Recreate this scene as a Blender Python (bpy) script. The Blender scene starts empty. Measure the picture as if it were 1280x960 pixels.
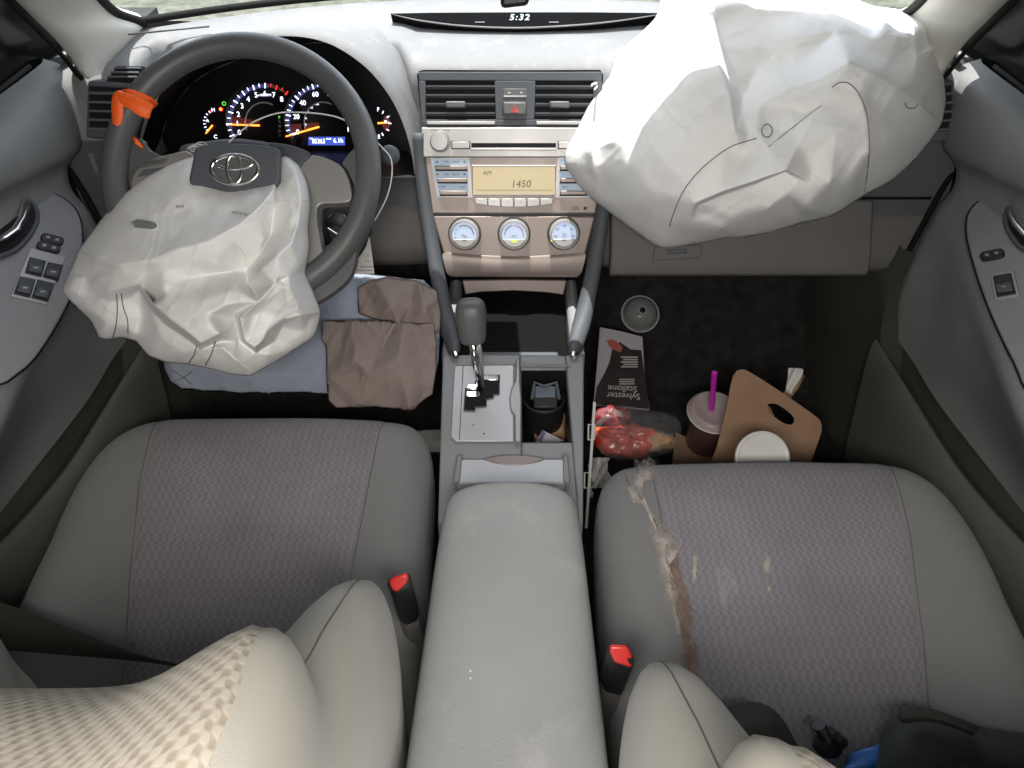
import bpy, bmesh, math, random
import numpy as np
from mathutils import Vector as V, Matrix, noise as mnoise
from mathutils.geometry import delaunay_2d_cdt
from mathutils.kdtree import KDTree
random.seed(7)
sc = bpy.context.scene
COL = sc.collection
# ------------------------------------------------------------------ camera geometry
FPX = 925.0
PITCH = math.radians(43)
CP, SP = math.cos(PITCH), math.sin(PITCH)
CAMZ = 1.1
def ray(px, py):
    a = (px - 640) / FPX; b = (480 - py) / FPX
    return V((a, CP + SP * b, -SP + CP * b))
CAM = V((0, 0, CAMZ))
def D(px, py, d): return CAM + ray(px, py) * d
def Z(px, py, z): r = ray(px, py); return CAM + r * ((z - CAMZ) / r.z)
def Y(px, py, y): r = ray(px, py); return CAM + r * (y / r.y)
def X(px, py, x): r = ray(px, py); return CAM + r * (x / r.x)
class Pl:
    """a real plane: a to the right, b up, n towards the cabin"""
    def __init__(s, o, u, v):
        s.o = V(o); s.u = V(u).normalized(); v = V(v); s.v = (v - s.u * v.dot(s.u)).normalized(); s.n = s.u.cross(s.v)
    def hit(s, px, py):
        r = ray(px, py); t = (s.o - CAM).dot(s.n) / r.dot(s.n); p = CAM + r * t - s.o
        return (p.dot(s.u), p.dot(s.v))
    def pt(s, a, b, h=0.0): return s.o + s.u * a + s.v * b + s.n * h
    def on(s, px, py, h=0.0):
        a, b = s.hit(px, py); return s.pt(a, b, h)
    def px(s): return None
# ------------------------------------------------------------------ mesh builder
class MB:
    def __init__(s): s.v = []; s.f = []; s.m = []; s.uv = {}; s.cur = 0
    def add(s, vs, fs, uvs=None):
        k = len(s.v); s.v += [V(p) for p in vs]
        for f in fs: s.f.append([i + k for i in f]); s.m.append(s.cur)
        if uvs:
            for i, q in enumerate(uvs): s.uv[k + i] = q
        return s
    def prism(s, bot, top):
        n = len(bot)
        fs = [list(range(n))[::-1], [n + i for i in range(n)]] + [[i, (i + 1) % n, n + (i + 1) % n, n + i] for i in range(n)]
        return s.add(list(bot) + list(top), fs)
    def slab(s, pl, pts, h0, h1, grow=0.0):
        if grow:
            cx = sum(p[0] for p in pts) / len(pts); cy = sum(p[1] for p in pts) / len(pts)
            top = [(cx + (p[0] - cx) * (1 + grow), cy + (p[1] - cy) * (1 + grow)) for p in pts]
        else: top = pts
        return s.prism([pl.pt(a, b, h0) for a, b in pts], [pl.pt(a, b, h1) for a, b in top])
    def slabpx(s, pl, pts, h0, h1, grow=0.0): return s.slab(pl, [pl.hit(*p) for p in pts], h0, h1, grow)
    def rectpx(s, pl, x0, y0, x1, y1, h0, h1): return s.slabpx(pl, [(x0, y1), (x1, y1), (x1, y0), (x0, y0)], h0, h1)
    def box(s, lo, hi):
        (x0, y0, z0), (x1, y1, z1) = lo, hi
        return s.prism([(x0, y0, z0), (x1, y0, z0), (x1, y1, z0), (x0, y1, z0)], [(x0, y0, z1), (x1, y0, z1), (x1, y1, z1), (x0, y1, z1)])
    def grid(s, rows, uvs=None, flip=False, closed=False):
        n = len(rows[0]); vs = [p for r in rows for p in r]; fs = []
        for j in range(len(rows) - 1):
            for i in range(n if closed else n - 1):
                q = [j * n + i, j * n + (i + 1) % n, (j + 1) * n + (i + 1) % n, (j + 1) * n + i]
                fs.append(q[::-1] if flip else q)
        return s.add(vs, fs, [q for r in uvs for q in r] if uvs else None)
    def loft(s, rings, cap0=True, cap1=True):
        k = len(s.v); s.grid(rings, closed=True); n = len(rings[0])
        if cap0: s.f.append([k + i for i in range(n)][::-1]); s.m.append(s.cur)
        if cap1: s.f.append([k + (len(rings) - 1) * n + i for i in range(n)]); s.m.append(s.cur)
        return s
    def tube(s, pts, r, n=10, closed=False, flat=1.0, up=None):
        pts = [V(p) for p in pts]; N = len(pts); rs = r if isinstance(r, (list, tuple)) else [r] * N
        rings = []; prev = None
        for i, p in enumerate(pts):
            if closed: t = pts[(i + 1) % N] - pts[i - 1]
            else: t = pts[min(i + 1, N - 1)] - pts[max(i - 1, 0)]
            t.normalize()
            if prev is None:
                q = V(up) if up else (V((0, 0, 1)) if abs(t.z) < .9 else V((1, 0, 0)))
            else: q = prev
            if up: q = V(up)
            a = (q - t * q.dot(t)).normalized(); b = t.cross(a); prev = a
            rings.append([p + (a * math.cos(2 * math.pi * k / n) * flat + b * math.sin(2 * math.pi * k / n)) * rs[i] for k in range(n)])
        if closed: s.grid(rings + [rings[0]], closed=True)
        else: s.loft(rings)
        return s
    def lathe(s, pl, c, prof, n=28, sx=1.0, cap0=True, cap1=True):
        rings = [[pl.pt(c[0] + r * sx * math.cos(2 * math.pi * k / n), c[1] + r * math.sin(2 * math.pi * k / n), h) for k in range(n)] for r, h in prof]
        return s.loft(rings, cap0, cap1)
    def text(s, body, pl, c, size, h, ax='CENTER', ang=0.0, shear=0.0, sx=1.0, sp=1.0):
        cu = bpy.data.curves.new('t', 'FONT'); cu.body = body; cu.size = size; cu.align_x = ax; cu.align_y = 'CENTER'; cu.resolution_u = 3; cu.space_character = sp; cu.shear = shear
        o = bpy.data.objects.new('t', cu); COL.objects.link(o)
        me = bpy.data.meshes.new_from_object(o.evaluated_get(bpy.context.evaluated_depsgraph_get()))
        ca, sa = math.cos(ang), math.sin(ang)
        vs = [pl.pt(c[0] + (v.co.x * ca * sx - v.co.y * sa), c[1] + (v.co.x * sa * sx + v.co.y * ca), h) for v in me.vertices]
        s.add(vs, [list(p.vertices) for p in me.polygons])
        bpy.data.objects.remove(o); bpy.data.curves.remove(cu); bpy.data.meshes.remove(me)
        return s
    def textpx(s, body, pl, px, py, size, h, **k): return s.text(body, pl, pl.hit(px, py), size, h, **k)
    def build(s, name, mat, parent=None, bevel=0.0, seg=2, sub=0, angle=38, smooth=True, org=None, label=None, solid=0.0, recalc=True):
        o0 = ORG.get(parent.name, V((0, 0, 0))) if parent else (V(org) if org else V((0, 0, 0)))
        me = bpy.data.meshes.new(name)
        me.from_pydata([tuple(p - o0) for p in s.v], [], s.f)
        mats = mat if isinstance(mat, (list, tuple)) else [mat]
        for m in mats: me.materials.append(m)
        if len(mats) > 1: me.polygons.foreach_set('material_index', s.m)
        if s.uv:
            ul = me.uv_layers.new(name='uv')
            for l in me.loops: ul.data[l.index].uv = s.uv.get(l.vertex_index, (0, 0))
        if recalc:
            bm = bmesh.new(); bm.from_mesh(me); bmesh.ops.recalc_face_normals(bm, faces=bm.faces); bm.to_mesh(me); bm.free()
        if smooth:
            me.polygons.foreach_set('use_smooth', [True] * len(me.polygons))
            if angle < 179: me.set_sharp_from_angle(angle=math.radians(angle))
        me.update()
        o = bpy.data.objects.new(name, me); COL.objects.link(o)
        if parent: o.parent = parent
        else: o.location = o0
        ORG[o.name] = o0
        if solid:
            m = o.modifiers.new('thick', 'SOLIDIFY'); m.thickness = solid; m.offset = 0
        if bevel:
            m = o.modifiers.new('bevel', 'BEVEL'); m.width = bevel; m.segments = seg; m.limit_method = 'ANGLE'; m.angle_limit = math.radians(35); m.harden_normals = False
        if sub:
            m = o.modifiers.new('sub', 'SUBSURF'); m.levels = sub; m.render_levels = sub
        if label: o['label'] = label
        return o
ORG = {}
def thing(name, label, cat, loc, group=None):
    o = bpy.data.objects.new(name, None); COL.objects.link(o); o.location = loc; o.empty_display_size = .05
    o['label'] = label; o['category'] = cat
    if group: o['group'] = group
    ORG[o.name] = V(loc); return o
def tag(o, label, cat, group=None):
    o['label'] = label; o['category'] = cat
    if group: o['group'] = group
    return o
def struct(o): o['kind'] = 'structure'; return o
def lerp(a, b, t): return a + (b - a) * t
def curve(pts, n):
    """Catmull-Rom through the points"""
    P = [V(p) for p in pts]; P = [P[0] * 2 - P[1]] + P + [P[-1] * 2 - P[-2]]; out = []
    for i in range(1, len(P) - 2):
        for k in range(n):
            t = k / n; a, b, c, d = P[i - 1], P[i], P[i + 1], P[i + 2]
            out.append(.5 * ((2 * b) + (c - a) * t + (2 * a - 5 * b + 4 * c - d) * t * t + (3 * b - a - 3 * c + d) * t ** 3))
    out.append(P[-2]); return out
def interp(x, xs, ys):
    return float(np.interp(x, xs, ys))
# ------------------------------------------------------------------ materials
def nt(name):
    m = bpy.data.materials.new(name); m.use_nodes = True; n = m.node_tree.nodes; l = m.node_tree.links
    return m, n, l, n['Principled BSDF']
def M(name, col, rough=.6, metal=0.0, spec=.5, grain=900.0, bump=.15, var=.10, vs=9.0, coat=0.0, alpha=1.0, blotch=None, trans=0.0, sheen=0.0, weave=0.0):
    m, n, l, b = nt(name)
    b.inputs['Roughness'].default_value = rough; b.inputs['Metallic'].default_value = metal
    b.inputs['Specular IOR Level'].default_value = spec; b.inputs['Coat Weight'].default_value = coat
    b.inputs['Alpha'].default_value = alpha; b.inputs['Transmission Weight'].default_value = trans
    b.inputs['Sheen Weight'].default_value = sheen
    tc = n.new('ShaderNodeTexCoord')
    no = n.new('ShaderNodeTexNoise'); no.inputs['Scale'].default_value = vs; no.inputs['Detail'].default_value = 6
    l.new(tc.outputs['Object'], no.inputs['Vector'])
    rm = n.new('ShaderNodeMapRange'); rm.inputs[1].default_value = .3; rm.inputs[2].default_value = .7; rm.inputs[3].default_value = 1 - var; rm.inputs[4].default_value = 1 + var
    l.new(no.outputs['Fac'], rm.inputs[0])
    mul = n.new('ShaderNodeMix'); mul.data_type = 'RGBA'; mul.blend_type = 'MULTIPLY'; mul.inputs[0].default_value = 1
    mul.inputs[6].default_value = (*col, 1)
    cc = n.new('ShaderNodeCombineColor')
    for i in range(3): l.new(rm.outputs[0], cc.inputs[i])
    l.new(cc.outputs[0], mul.inputs[7])
    out = mul.outputs[2]
    if blotch:   # worn or stained patches: (colour, noise scale, threshold, strength)
        bc, bs, bt, st = blotch
        n2 = n.new('ShaderNodeTexNoise'); n2.inputs['Scale'].default_value = bs; n2.inputs['Detail'].default_value = 8; n2.inputs['Roughness'].default_value = .65
        l.new(tc.outputs['Object'], n2.inputs['Vector'])
        r2 = n.new('ShaderNodeMapRange'); r2.inputs[1].default_value = bt; r2.inputs[2].default_value = bt + .12; r2.inputs[3].default_value = 0; r2.inputs[4].default_value = st
        l.new(n2.outputs['Fac'], r2.inputs[0])
        mx = n.new('ShaderNodeMix'); mx.data_type = 'RGBA'; l.new(r2.outputs[0], mx.inputs[0]); l.new(out, mx.inputs[6]); mx.inputs[7].default_value = (*bc, 1)
        out = mx.outputs[2]
    l.new(out, b.inputs['Base Color'])
    rr = n.new('ShaderNodeMapRange'); rr.inputs[1].default_value = .3; rr.inputs[2].default_value = .7; rr.inputs[3].default_value = max(.02, rough - .07); rr.inputs[4].default_value = min(1, rough + .07)
    l.new(no.outputs['Fac'], rr.inputs[0]); l.new(rr.outputs[0], b.inputs['Roughness'])
    if bump:
        g = n.new('ShaderNodeTexNoise'); g.inputs['Scale'].default_value = grain; g.inputs['Detail'].default_value = 2
        l.new(tc.outputs['Object'], g.inputs['Vector'])
        bp = n.new('ShaderNodeBump'); bp.inputs['Strength'].default_value = bump; bp.inputs['Distance'].default_value = .001
        l.new(g.outputs['Fac'], bp.inputs['Height']); l.new(bp.outputs[0], b.inputs['Normal'])
    return m
def emit(name, col, s, base=(.02, .02, .02)):
    m, n, l, b = nt(name); b.inputs['Base Color'].default_value = (*base, 1); b.inputs['Emission Color'].default_value = (*col, 1); b.inputs['Emission Strength'].default_value = s
    b.inputs['Roughness'].default_value = .4
    return m
def woven(name, col, dark, p=.0105, depth=.0012, stains=None, lo=-.55, hi=.35, skew=.9):
    """seat cloth with staggered dimples; uv in metres"""
    m, n, l, b = nt(name); b.inputs['Roughness'].default_value = .9; b.inputs['Sheen Weight'].default_value = .15; b.inputs['Specular IOR Level'].default_value = .2
    uv = n.new('ShaderNodeUVMap'); uv.uv_map = 'uv'; sp = n.new('ShaderNodeSeparateXYZ'); l.new(uv.outputs[0], sp.inputs[0])
    def mt(op, a, c=None):
        q = n.new('ShaderNodeMath'); q.operation = op
        for i, z in enumerate((a, c)):
            if z is None: continue
            if isinstance(z, (int, float)): q.inputs[i].default_value = z
            else: l.new(z, q.inputs[i])
        return q.outputs[0]
    k = 2 * math.pi / p
    sy = mt('SINE', mt('MULTIPLY', sp.outputs[1], k * .72))
    sx = mt('SINE', mt('ADD', mt('MULTIPLY', sp.outputs[0], k), mt('MULTIPLY', sy, skew)))
    pr = mt('MULTIPLY', sx, sy)
    pr2 = mt('ADD', pr, mt('MULTIPLY', mt('SINE', mt('MULTIPLY', sp.outputs[0], k * 2)), .12))
    mr = n.new('ShaderNodeMapRange'); mr.interpolation_type = 'SMOOTHSTEP'; mr.inputs[1].default_value = lo; mr.inputs[2].default_value = hi; l.new(pr2, mr.inputs[0])
    tc = n.new('ShaderNodeTexCoord'); no = n.new('ShaderNodeTexNoise'); no.inputs['Scale'].default_value = 7; no.inputs['Detail'].default_value = 5; l.new(tc.outputs['Object'], no.inputs['Vector'])
    vr = n.new('ShaderNodeMapRange'); vr.inputs[1].default_value = .3; vr.inputs[2].default_value = .7; vr.inputs[3].default_value = .86; vr.inputs[4].default_value = 1.12; l.new(no.outputs['Fac'], vr.inputs[0])
    mx = n.new('ShaderNodeMix'); mx.data_type = 'RGBA'; mx.inputs[6].default_value = (*dark, 1); mx.inputs[7].default_value = (*col, 1); l.new(mr.outputs[0], mx.inputs[0])
    mu = n.new('ShaderNodeMix'); mu.data_type = 'RGBA'; mu.blend_type = 'MULTIPLY'; mu.inputs[0].default_value = 1; l.new(mx.outputs[2], mu.inputs[6])
    cc = n.new('ShaderNodeCombineColor'); [l.new(vr.outputs[0], cc.inputs[i]) for i in range(3)]; l.new(cc.outputs[0], mu.inputs[7])
    out = mu.outputs[2]
    if stains:   # pale smears, stretched along the seat
        for (sc_, off, th, stc, st) in stains:
            mp = n.new('ShaderNodeMapping'); mp.inputs['Scale'].default_value = sc_; mp.inputs['Location'].default_value = off; l.new(uv.outputs[0], mp.inputs[0])
            ns = n.new('ShaderNodeTexNoise'); ns.inputs['Scale'].default_value = 1; ns.inputs['Detail'].default_value = 7; ns.inputs['Roughness'].default_value = .6; l.new(mp.outputs[0], ns.inputs['Vector'])
            r2 = n.new('ShaderNodeMapRange'); r2.inputs[1].default_value = th; r2.inputs[2].default_value = th + .1; r2.inputs[3].default_value = 0; r2.inputs[4].default_value = st; l.new(ns.outputs['Fac'], r2.inputs[0])
            m2 = n.new('ShaderNodeMix'); m2.data_type = 'RGBA'; l.new(r2.outputs[0], m2.inputs[0]); l.new(out, m2.inputs[6]); m2.inputs[7].default_value = (*stc, 1); out = m2.outputs[2]
    l.new(out, b.inputs['Base Color'])
    g = n.new('ShaderNodeTexNoise'); g.inputs['Scale'].default_value = 1400; l.new(tc.outputs['Object'], g.inputs['Vector'])
    ad = mt('ADD', mr.outputs[0], mt('MULTIPLY', g.outputs['Fac'], .35))
    bp = n.new('ShaderNodeBump'); bp.inputs['Strength'].default_value = .8; bp.inputs['Distance'].default_value = depth; l.new(ad, bp.inputs['Height']); l.new(bp.outputs[0], b.inputs['Normal'])
    return m
MAT = dict(
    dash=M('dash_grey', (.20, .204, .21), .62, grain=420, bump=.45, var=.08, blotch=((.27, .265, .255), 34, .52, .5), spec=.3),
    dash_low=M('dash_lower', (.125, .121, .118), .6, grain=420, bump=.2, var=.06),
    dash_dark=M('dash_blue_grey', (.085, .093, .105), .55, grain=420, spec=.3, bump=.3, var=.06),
    black=M('black_plastic', (.012, .012, .013), .45, grain=800, bump=.1),
    void=M('dark_recess', (.004, .004, .0045), .9, bump=0),
    carpet=M('carpet', (.022, .022, .021), .95, grain=500, bump=1.0, var=.4, vs=40, spec=.1),
    wheel=M('wheel_grey', (.10, .105, .108), .45, grain=600, bump=.4, var=.08),
    wheel_d=M('hub_grey', (.075, .085, .10), .5, grain=1500, bump=.25, var=.06),
    silver=M('silver_paint', (.33, .325, .32), .38, metal=.35, grain=1500, bump=.06, var=.04),
    silver_w=M('warm_silver_paint', (.245, .205, .185), .42, metal=.3, grain=1500, bump=.06, var=.04),
    plate=M('gear_plate_silver', (.47, .48, .49), .42, metal=.25, grain=1500, bump=.05, var=.06, blotch=((.3, .3, .31), 60, .68, .8)),
    chrome=M('chrome', (.8, .8, .8), .08, metal=1, bump=0, var=.02),
    emblem=M('emblem_chrome', (.86, .87, .88), .12, metal=1, bump=0, var=.02),
    arm=M('armrest_vinyl', (.285, .292, .295), .52, grain=420, bump=.5, var=.09, vs=6, blotch=((.37, .37, .36), 13, .56, .6)),
    cons=M('console_grey', (.24, .25, .26), .5, grain=1300, bump=.2, var=.06),
    bol=M('seat_bolster_cloth', (.192, .197, .197), .92, grain=900, bump=.8, var=.1, spec=.2, sheen=.15, vs=5, blotch=((.34, .34, .33), 190, .72, .5)),
    door=M('door_vinyl', (.19, .198, .20), .55, grain=380, bump=.6, var=.08),
    door_p=M('door_panel_grey', (.25, .25, .27), .5, grain=380, bump=.5, var=.06),
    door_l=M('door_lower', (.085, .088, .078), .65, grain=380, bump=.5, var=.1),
    pillar=M('pillar_trim', (.50, .49, .45), .75, grain=1500, bump=.3, var=.06),
    rubber=M('rubber_seal', (.008, .008, .008), .75, spec=.15, bump=.05),
    bag=M('airbag_cloth', (.84, .84, .825), .82, grain=1500, bump=.5, var=.05, vs=10, spec=.25, sheen=.1),
    thread=M('thread_white', (.7, .69, .66), .8, bump=0),
    seam_c=M('seat_seam', (.12, .118, .115), .9, bump=0),
    stitch=M('stitch_dark', (.16, .15, .14), .8, bump=0),
    orange=M('orange_tape', (1.0, .135, .012), .5, grain=700, bump=.2, var=.1, vs=60),
    red=M('red_button', (.52, .028, .024), .35, bump=.05, var=.05),
    belt=M('belt_webbing', (.028, .030, .026), .75, grain=1500, bump=.6, var=.15),
    blue_cl=M('blue_grey_cloth', (.30, .34, .41), .9, grain=1800, bump=.5, var=.1, spec=.2),
    tan_cl=M('tan_cloth', (.26, .215, .198), .9, grain=1800, bump=.5, var=.1, spec=.2, blotch=((.26, .2, .19), 20, .55, .5)),
    paper=M('paper_white', (.62, .6, .58), .8, bump=.1, grain=300, var=.05),
    ink=M('ink', (.05, .045, .05), .8, bump=0),
    card=M('cardboard', (.30, .185, .115), .85, grain=400, bump=.4, var=.12, vs=25, blotch=((.3, .17, .1), 30, .6, .4)),
    cream=M('white_plastic', (.62, .62, .60), .45, bump=.05),
    clear=M('clear_plastic', (.8, .82, .83), .12, alpha=.22, bump=.1, grain=60),
    lid=M('cup_lid_plastic', (.62, .52, .52), .2, alpha=.62, bump=0),
    cola=M('drink', (.035, .015, .01), .2, bump=0),
    pink=M('straw_pink', (.58, .03, .50), .35, bump=0, var=.03),
    magdark=M('magazine_dark', (.02, .014, .016), .35, bump=0, var=.3, vs=30),
    magwhite=M('magazine_white', (.36, .34, .37), .45, bump=0, var=.05),
    skin=M('print_red', (.33, .08, .06), .45, bump=0, var=.2, vs=60),
    redbag=M('red_snack', (.34, .028, .016), .3, grain=90, bump=.8, var=.45, vs=35, blotch=((.7, .2, .03), 40, .55, .7)),
    tanp=M('brown_paper', (.36, .22, .12), .8, grain=200, bump=.4, var=.2, vs=30),
    bluep=M('blue_plastic', (.03, .16, .55), .25, bump=.1, grain=80),
    cloth_k=M('dark_cloth', (.04, .042, .038), .85, grain=1200, bump=.5, var=.2),
    green_cl=M('dark_green_cloth', (.045, .052, .05), .85, grain=1200, bump=.5, var=.2),
    pane=M('dark_glass', (.006, .007, .006), .18, spec=.08, bump=0, var=.3, vs=3),
    roof=M('headliner', (.45, .44, .41), .95, bump=.2, var=.04),
    bolb=M('lamplit_backrest_cloth', (.33, .32, .285), .92, grain=2200, bump=.3, var=.07, spec=.2, sheen=.15, vs=5),  # bolster cloth made paler and warmer, lamplight put into the colour
    pocket=M('pocket_liner', (.008, .008, .008), .95, bump=.2, spec=.05),
    lens=M('smoked_lens', (.004, .004, .005), .35, bump=0, spec=.12),
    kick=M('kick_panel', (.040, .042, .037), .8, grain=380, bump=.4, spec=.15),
    smoked=M('smoked_clock_lens', (.010, .010, .011), .8, bump=0, spec=0.0),
    stain=M('dried_stain', (.42, .36, .31), .9, grain=500, bump=.8, var=.3, vs=60),
    stain_b=M('brown_stain', (.24, .125, .08), .9, grain=500, bump=.8, var=.35, vs=70),
    lcd=emit('amber_lcd', (1.0, .80, .45), .115, (.12, .10, .055)),
    lcdglow=emit('amber_lamp', (1.0, .62, .25), .12, (.3, .26, .15)),
    lcdink=M('lcd_ink', (.10, .085, .05), .6, bump=0),
    em_w=emit('dial_white', (.70, .76, 1.0), .85),
    em_clock=emit('clock_cyan', (.65, .92, 1.0), .8),
    em_o=emit('needle_orange', (1.0, .20, .02), 1.1),
    em_r=emit('dial_red', (1.0, .03, .02), .4),
    em_rg=emit('dial_red_glow', (.6, .01, .01), .03),
    em_g=emit('lamp_green', (.1, .9, .08), .3),
    em_b=emit('trip_blue', (.06, .12, .75), .2),
    em_db=emit('dial_blue_glow', (.035, .035, .16), .26),
    em_key=emit('key_blue_light', (.40, .66, .95), .055, (.26, .28, .30)),
    em_dial=emit('dial_pale', (.50, .66, .95), .14, (.25, .26, .28)),
    em_y=emit('lamp_yellow_green', (.55, .95, .02), .3),
    em_hz=emit('hazard_red', (1.0, .06, .04), .28),
    arc=M('dial_arc_silver', (.5, .5, .52), .3, metal=.6, bump=0),
)
# ================================================================== setting
# ground outside, seen through the bottom strip of the windscreen
gm, gn, gl, gb = nt('outside_ground'); gtc = gn.new('ShaderNodeTexCoord')
g1 = gn.new('ShaderNodeTexNoise'); g1.inputs['Scale'].default_value = 9; g1.inputs['Detail'].default_value = 10; g1.inputs['Roughness'].default_value = .75
gr = gn.new('ShaderNodeValToRGB'); gr.color_ramp.elements[0].position = .36; gr.color_ramp.elements[0].color = (.035, .04, .022, 1); gr.color_ramp.elements[1].position = .66; gr.color_ramp.elements[1].color = (.15, .155, .12, 1)
gl.new(gtc.outputs['Object'], g1.inputs['Vector']); gl.new(g1.outputs['Fac'], gr.inputs[0]); gl.new(gr.outputs[0], gb.inputs['Base Color']); gb.inputs['Roughness'].default_value = .95
mb = MB(); mb.grid([[(-150 + i * 15, -150 + j * 15, -.42) for i in range(21)] for j in range(21)])
struct(mb.build('ground', gm))
# carpeted floor pan with toe board, sides and rear
mb = MB()
prof = [(-1.0, .05), (.3, .05), (.95, .05), (1.10, .055), (1.16, .10), (1.36, .36), (1.42, .60), (1.44, .66)]
mb.grid([[(x, y, z + .004 * math.sin(23 * x + 11 * y)) for x in np.linspace(-.76, .76, 41)] for y, z in [(lerp(a[0], b[0], t), lerp(a[1], b[1], t)) for a, b in zip(prof[:-1], prof[1:]) for t in (0, .25, .5, .75)] + [prof[-1]]])
struct(mb.build('floor', MAT['carpet'], angle=180))
mb = MB()   # body sides below the windows and the kick panels beside the footwells
for s in (-1, 1):
    mb.grid([[(s * .79, y, z) for y in (-1.0, 0, .6, 1.2, 1.5)] for z in (-.3, .05, .3, .56)])
    rows = []
    for z, xo, y0 in ((.04, .64, .80), (.13, .635, .86), (.22, .632, .93), (.31, .628, .985), (.375, .638, 1.03), (.42, .655, 1.06)):
        rows.append([(s * (xo + .03), y0 - .02, z), (s * xo, y0, z), (s * (xo - .004), y0 + .06, z), (s * (xo - .02), y0 + .13, z), (s * (xo - .03), y0 + .25, z), (s * (xo - .035), y0 + .45, z)])
    mb.grid(rows)
for s in (-1, 1): mb.box((min(s * .69, s * .84), 1.24, .25), (max(s * .69, s * .84), 1.55, .655)); mb.box((min(s * .80, s * .84), .95, .1), (max(s * .80, s * .84), 1.48, .665))
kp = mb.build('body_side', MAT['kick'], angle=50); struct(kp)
mb = MB(); mb.box((-.70, -1.15, 1.17), (.70, .92, 1.20)); mb.prism([(-.68, .91, 1.172), (-.03, .91, 1.172), (-.03, 1.13, .93), (-.70, 1.13, .93)], [(-.68, .925, 1.182), (-.03, .925, 1.182), (-.03, 1.14, .937), (-.70, 1.14, .937)]); mb.prism([(-.03, .91, 1.172), (.285, .91, 1.172), (.285, 1.035, .96), (-.03, 1.035, .96)], [(-.03, .925, 1.182), (.285, .925, 1.182), (.285, 1.045, .967), (-.03, 1.045, .967)]); mb.prism([(.268, .91, 1.174), (.68, .91, 1.174), (.70, 1.15, .93), (.268, 1.15, .93)], [(.268, .925, 1.184), (.68, .925, 1.184), (.70, 1.16, .937), (.268, 1.16, .937)])  # roof slab, plus unseen slanted panels added to shape the sun patches
for s in (-1, 1): mb.prism([(s * .50, 1.0, .965), (s * .74, .95, .975), (s * .74, 1.24, .90), (s * .58, 1.20, .915)], [(s * .50, 1.0, .975), (s * .74, .95, .985), (s * .74, 1.24, .91), (s * .58, 1.20, .925)])  # unseen side panels added to keep sun off the door fronts
struct(mb.build('ceiling_with_sun_blockers', MAT['roof'], bevel=.01))

# windscreen base line (x -> y)
def ybase(x): return 1.47 - .20 * (abs(x) / .65) ** 2.2
# windscreen: glass with dark border
ws = thing('windshield', 'clear windshield above the dashboard with dark grass and glare outside', 'windshield', (0, 1.47, .70))
ws['label'] = 'curved clear windshield with black border along the front of the dashboard'
gm2 = bpy.data.materials.new('clear_glass'); gm2.use_nodes = True; n_ = gm2.node_tree.nodes; l_ = gm2.node_tree.links
tb = n_.new('ShaderNodeBsdfTransparent'); tb.inputs[0].default_value = (.94, .96, .95, 1); gb_ = n_.new('ShaderNodeBsdfGlossy'); gb_.inputs['Roughness'].default_value = .03
mxs = n_.new('ShaderNodeMixShader'); mxs.inputs[0].default_value = .05; l_.new(tb.outputs[0], mxs.inputs[1]); l_.new(gb_.outputs[0], mxs.inputs[2]); l_.new(mxs.outputs[0], n_['Material Output'].inputs[0])
mb = MB(); XS = [-.70 + i * .05 for i in range(29)]
mb.grid([[(x * lerp(1, .86, t), lerp(ybase(x) + .03, .93 - .05 * abs(x) ** 2, t), lerp(.705, 1.165, t)) for x in XS] for t in np.linspace(0, 1, 7)])
mb.build('glass', gm2, ws, angle=180)
mb = MB(); mb.tube([(x, ybase(x) + .012, .704) for x in [-.64 + i * .04 for i in range(33)]], .0075, 8, flat=.8, up=(0, 0, 1))
mb.build('border', MAT['rubber'], ws, angle=180)
# windscreen pillars
for s, lab in ((-1, 'cream windshield pillar trim above the left end of the dashboard'), (1, 'cream windshield pillar trim behind the passenger airbag on the right')):
    def q(px, py, y): p = Y(px, py, y); p.x = s * abs(p.x); return p
    # three edges running down the pillar: inner edge by the glass, ridge facing the cabin, outer edge by the side window
    inner = [V((s * .56, .90, 1.15)), q(98, -40, 1.10), q(128, 0, 1.185), q(152, 22, 1.25), q(186, 34, 1.30), q(176, 52, 1.285), q(150, 80, 1.235), q(136, 93, 1.20)]
    outer = [V((s * .63, .84, 1.13)), q(-30, -40, 1.0), q(10, -4, 1.06), q(38, 24, 1.10), q(66, 52, 1.135), q(86, 74, 1.16), q(98, 90, 1.175), q(106, 98, 1.18)]
    mid1 = [lerp(a, b, .38) + V((0, -.028, .012)) for a, b in zip(inner, outer)]
    mid2 = [lerp(a, b, .70) + V((0, -.026, .004)) for a, b in zip(inner, outer)]
    for i in (-1,): mid1[i] += V((0, .012, -.004)); mid2[i] += V((0, .012, -.004))
    back_i = [p + V((s * .035, .06, .0)) for p in inner]; back_o = [p + V((s * .03, .05, 0)) for p in outer]
    rows = [curve(r, 5) for r in (back_i, inner, mid1, mid2, outer, back_o)]
    t = thing('windshield_pillar', lab, 'pillar', (s * .66, 1.2, .66), 'windshield pillars')
    mb = MB(); mb.grid(rows); mb.build('trim', MAT['pillar'], t, angle=75, sub=1)
    mb = MB(); mb.tube(curve([p + V((s * .006, .002, -.002)) for p in outer], 5), .0035, 8); mb.build('seal', MAT['rubber'], t, angle=180)
    mb = MB(); mb.tube(curve([p + V((s * .008, .008, .004)) for p in inner[:5]], 5), .0075, 8); mb.build('glass_seal', MAT['rubber'], t, angle=180)
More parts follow.
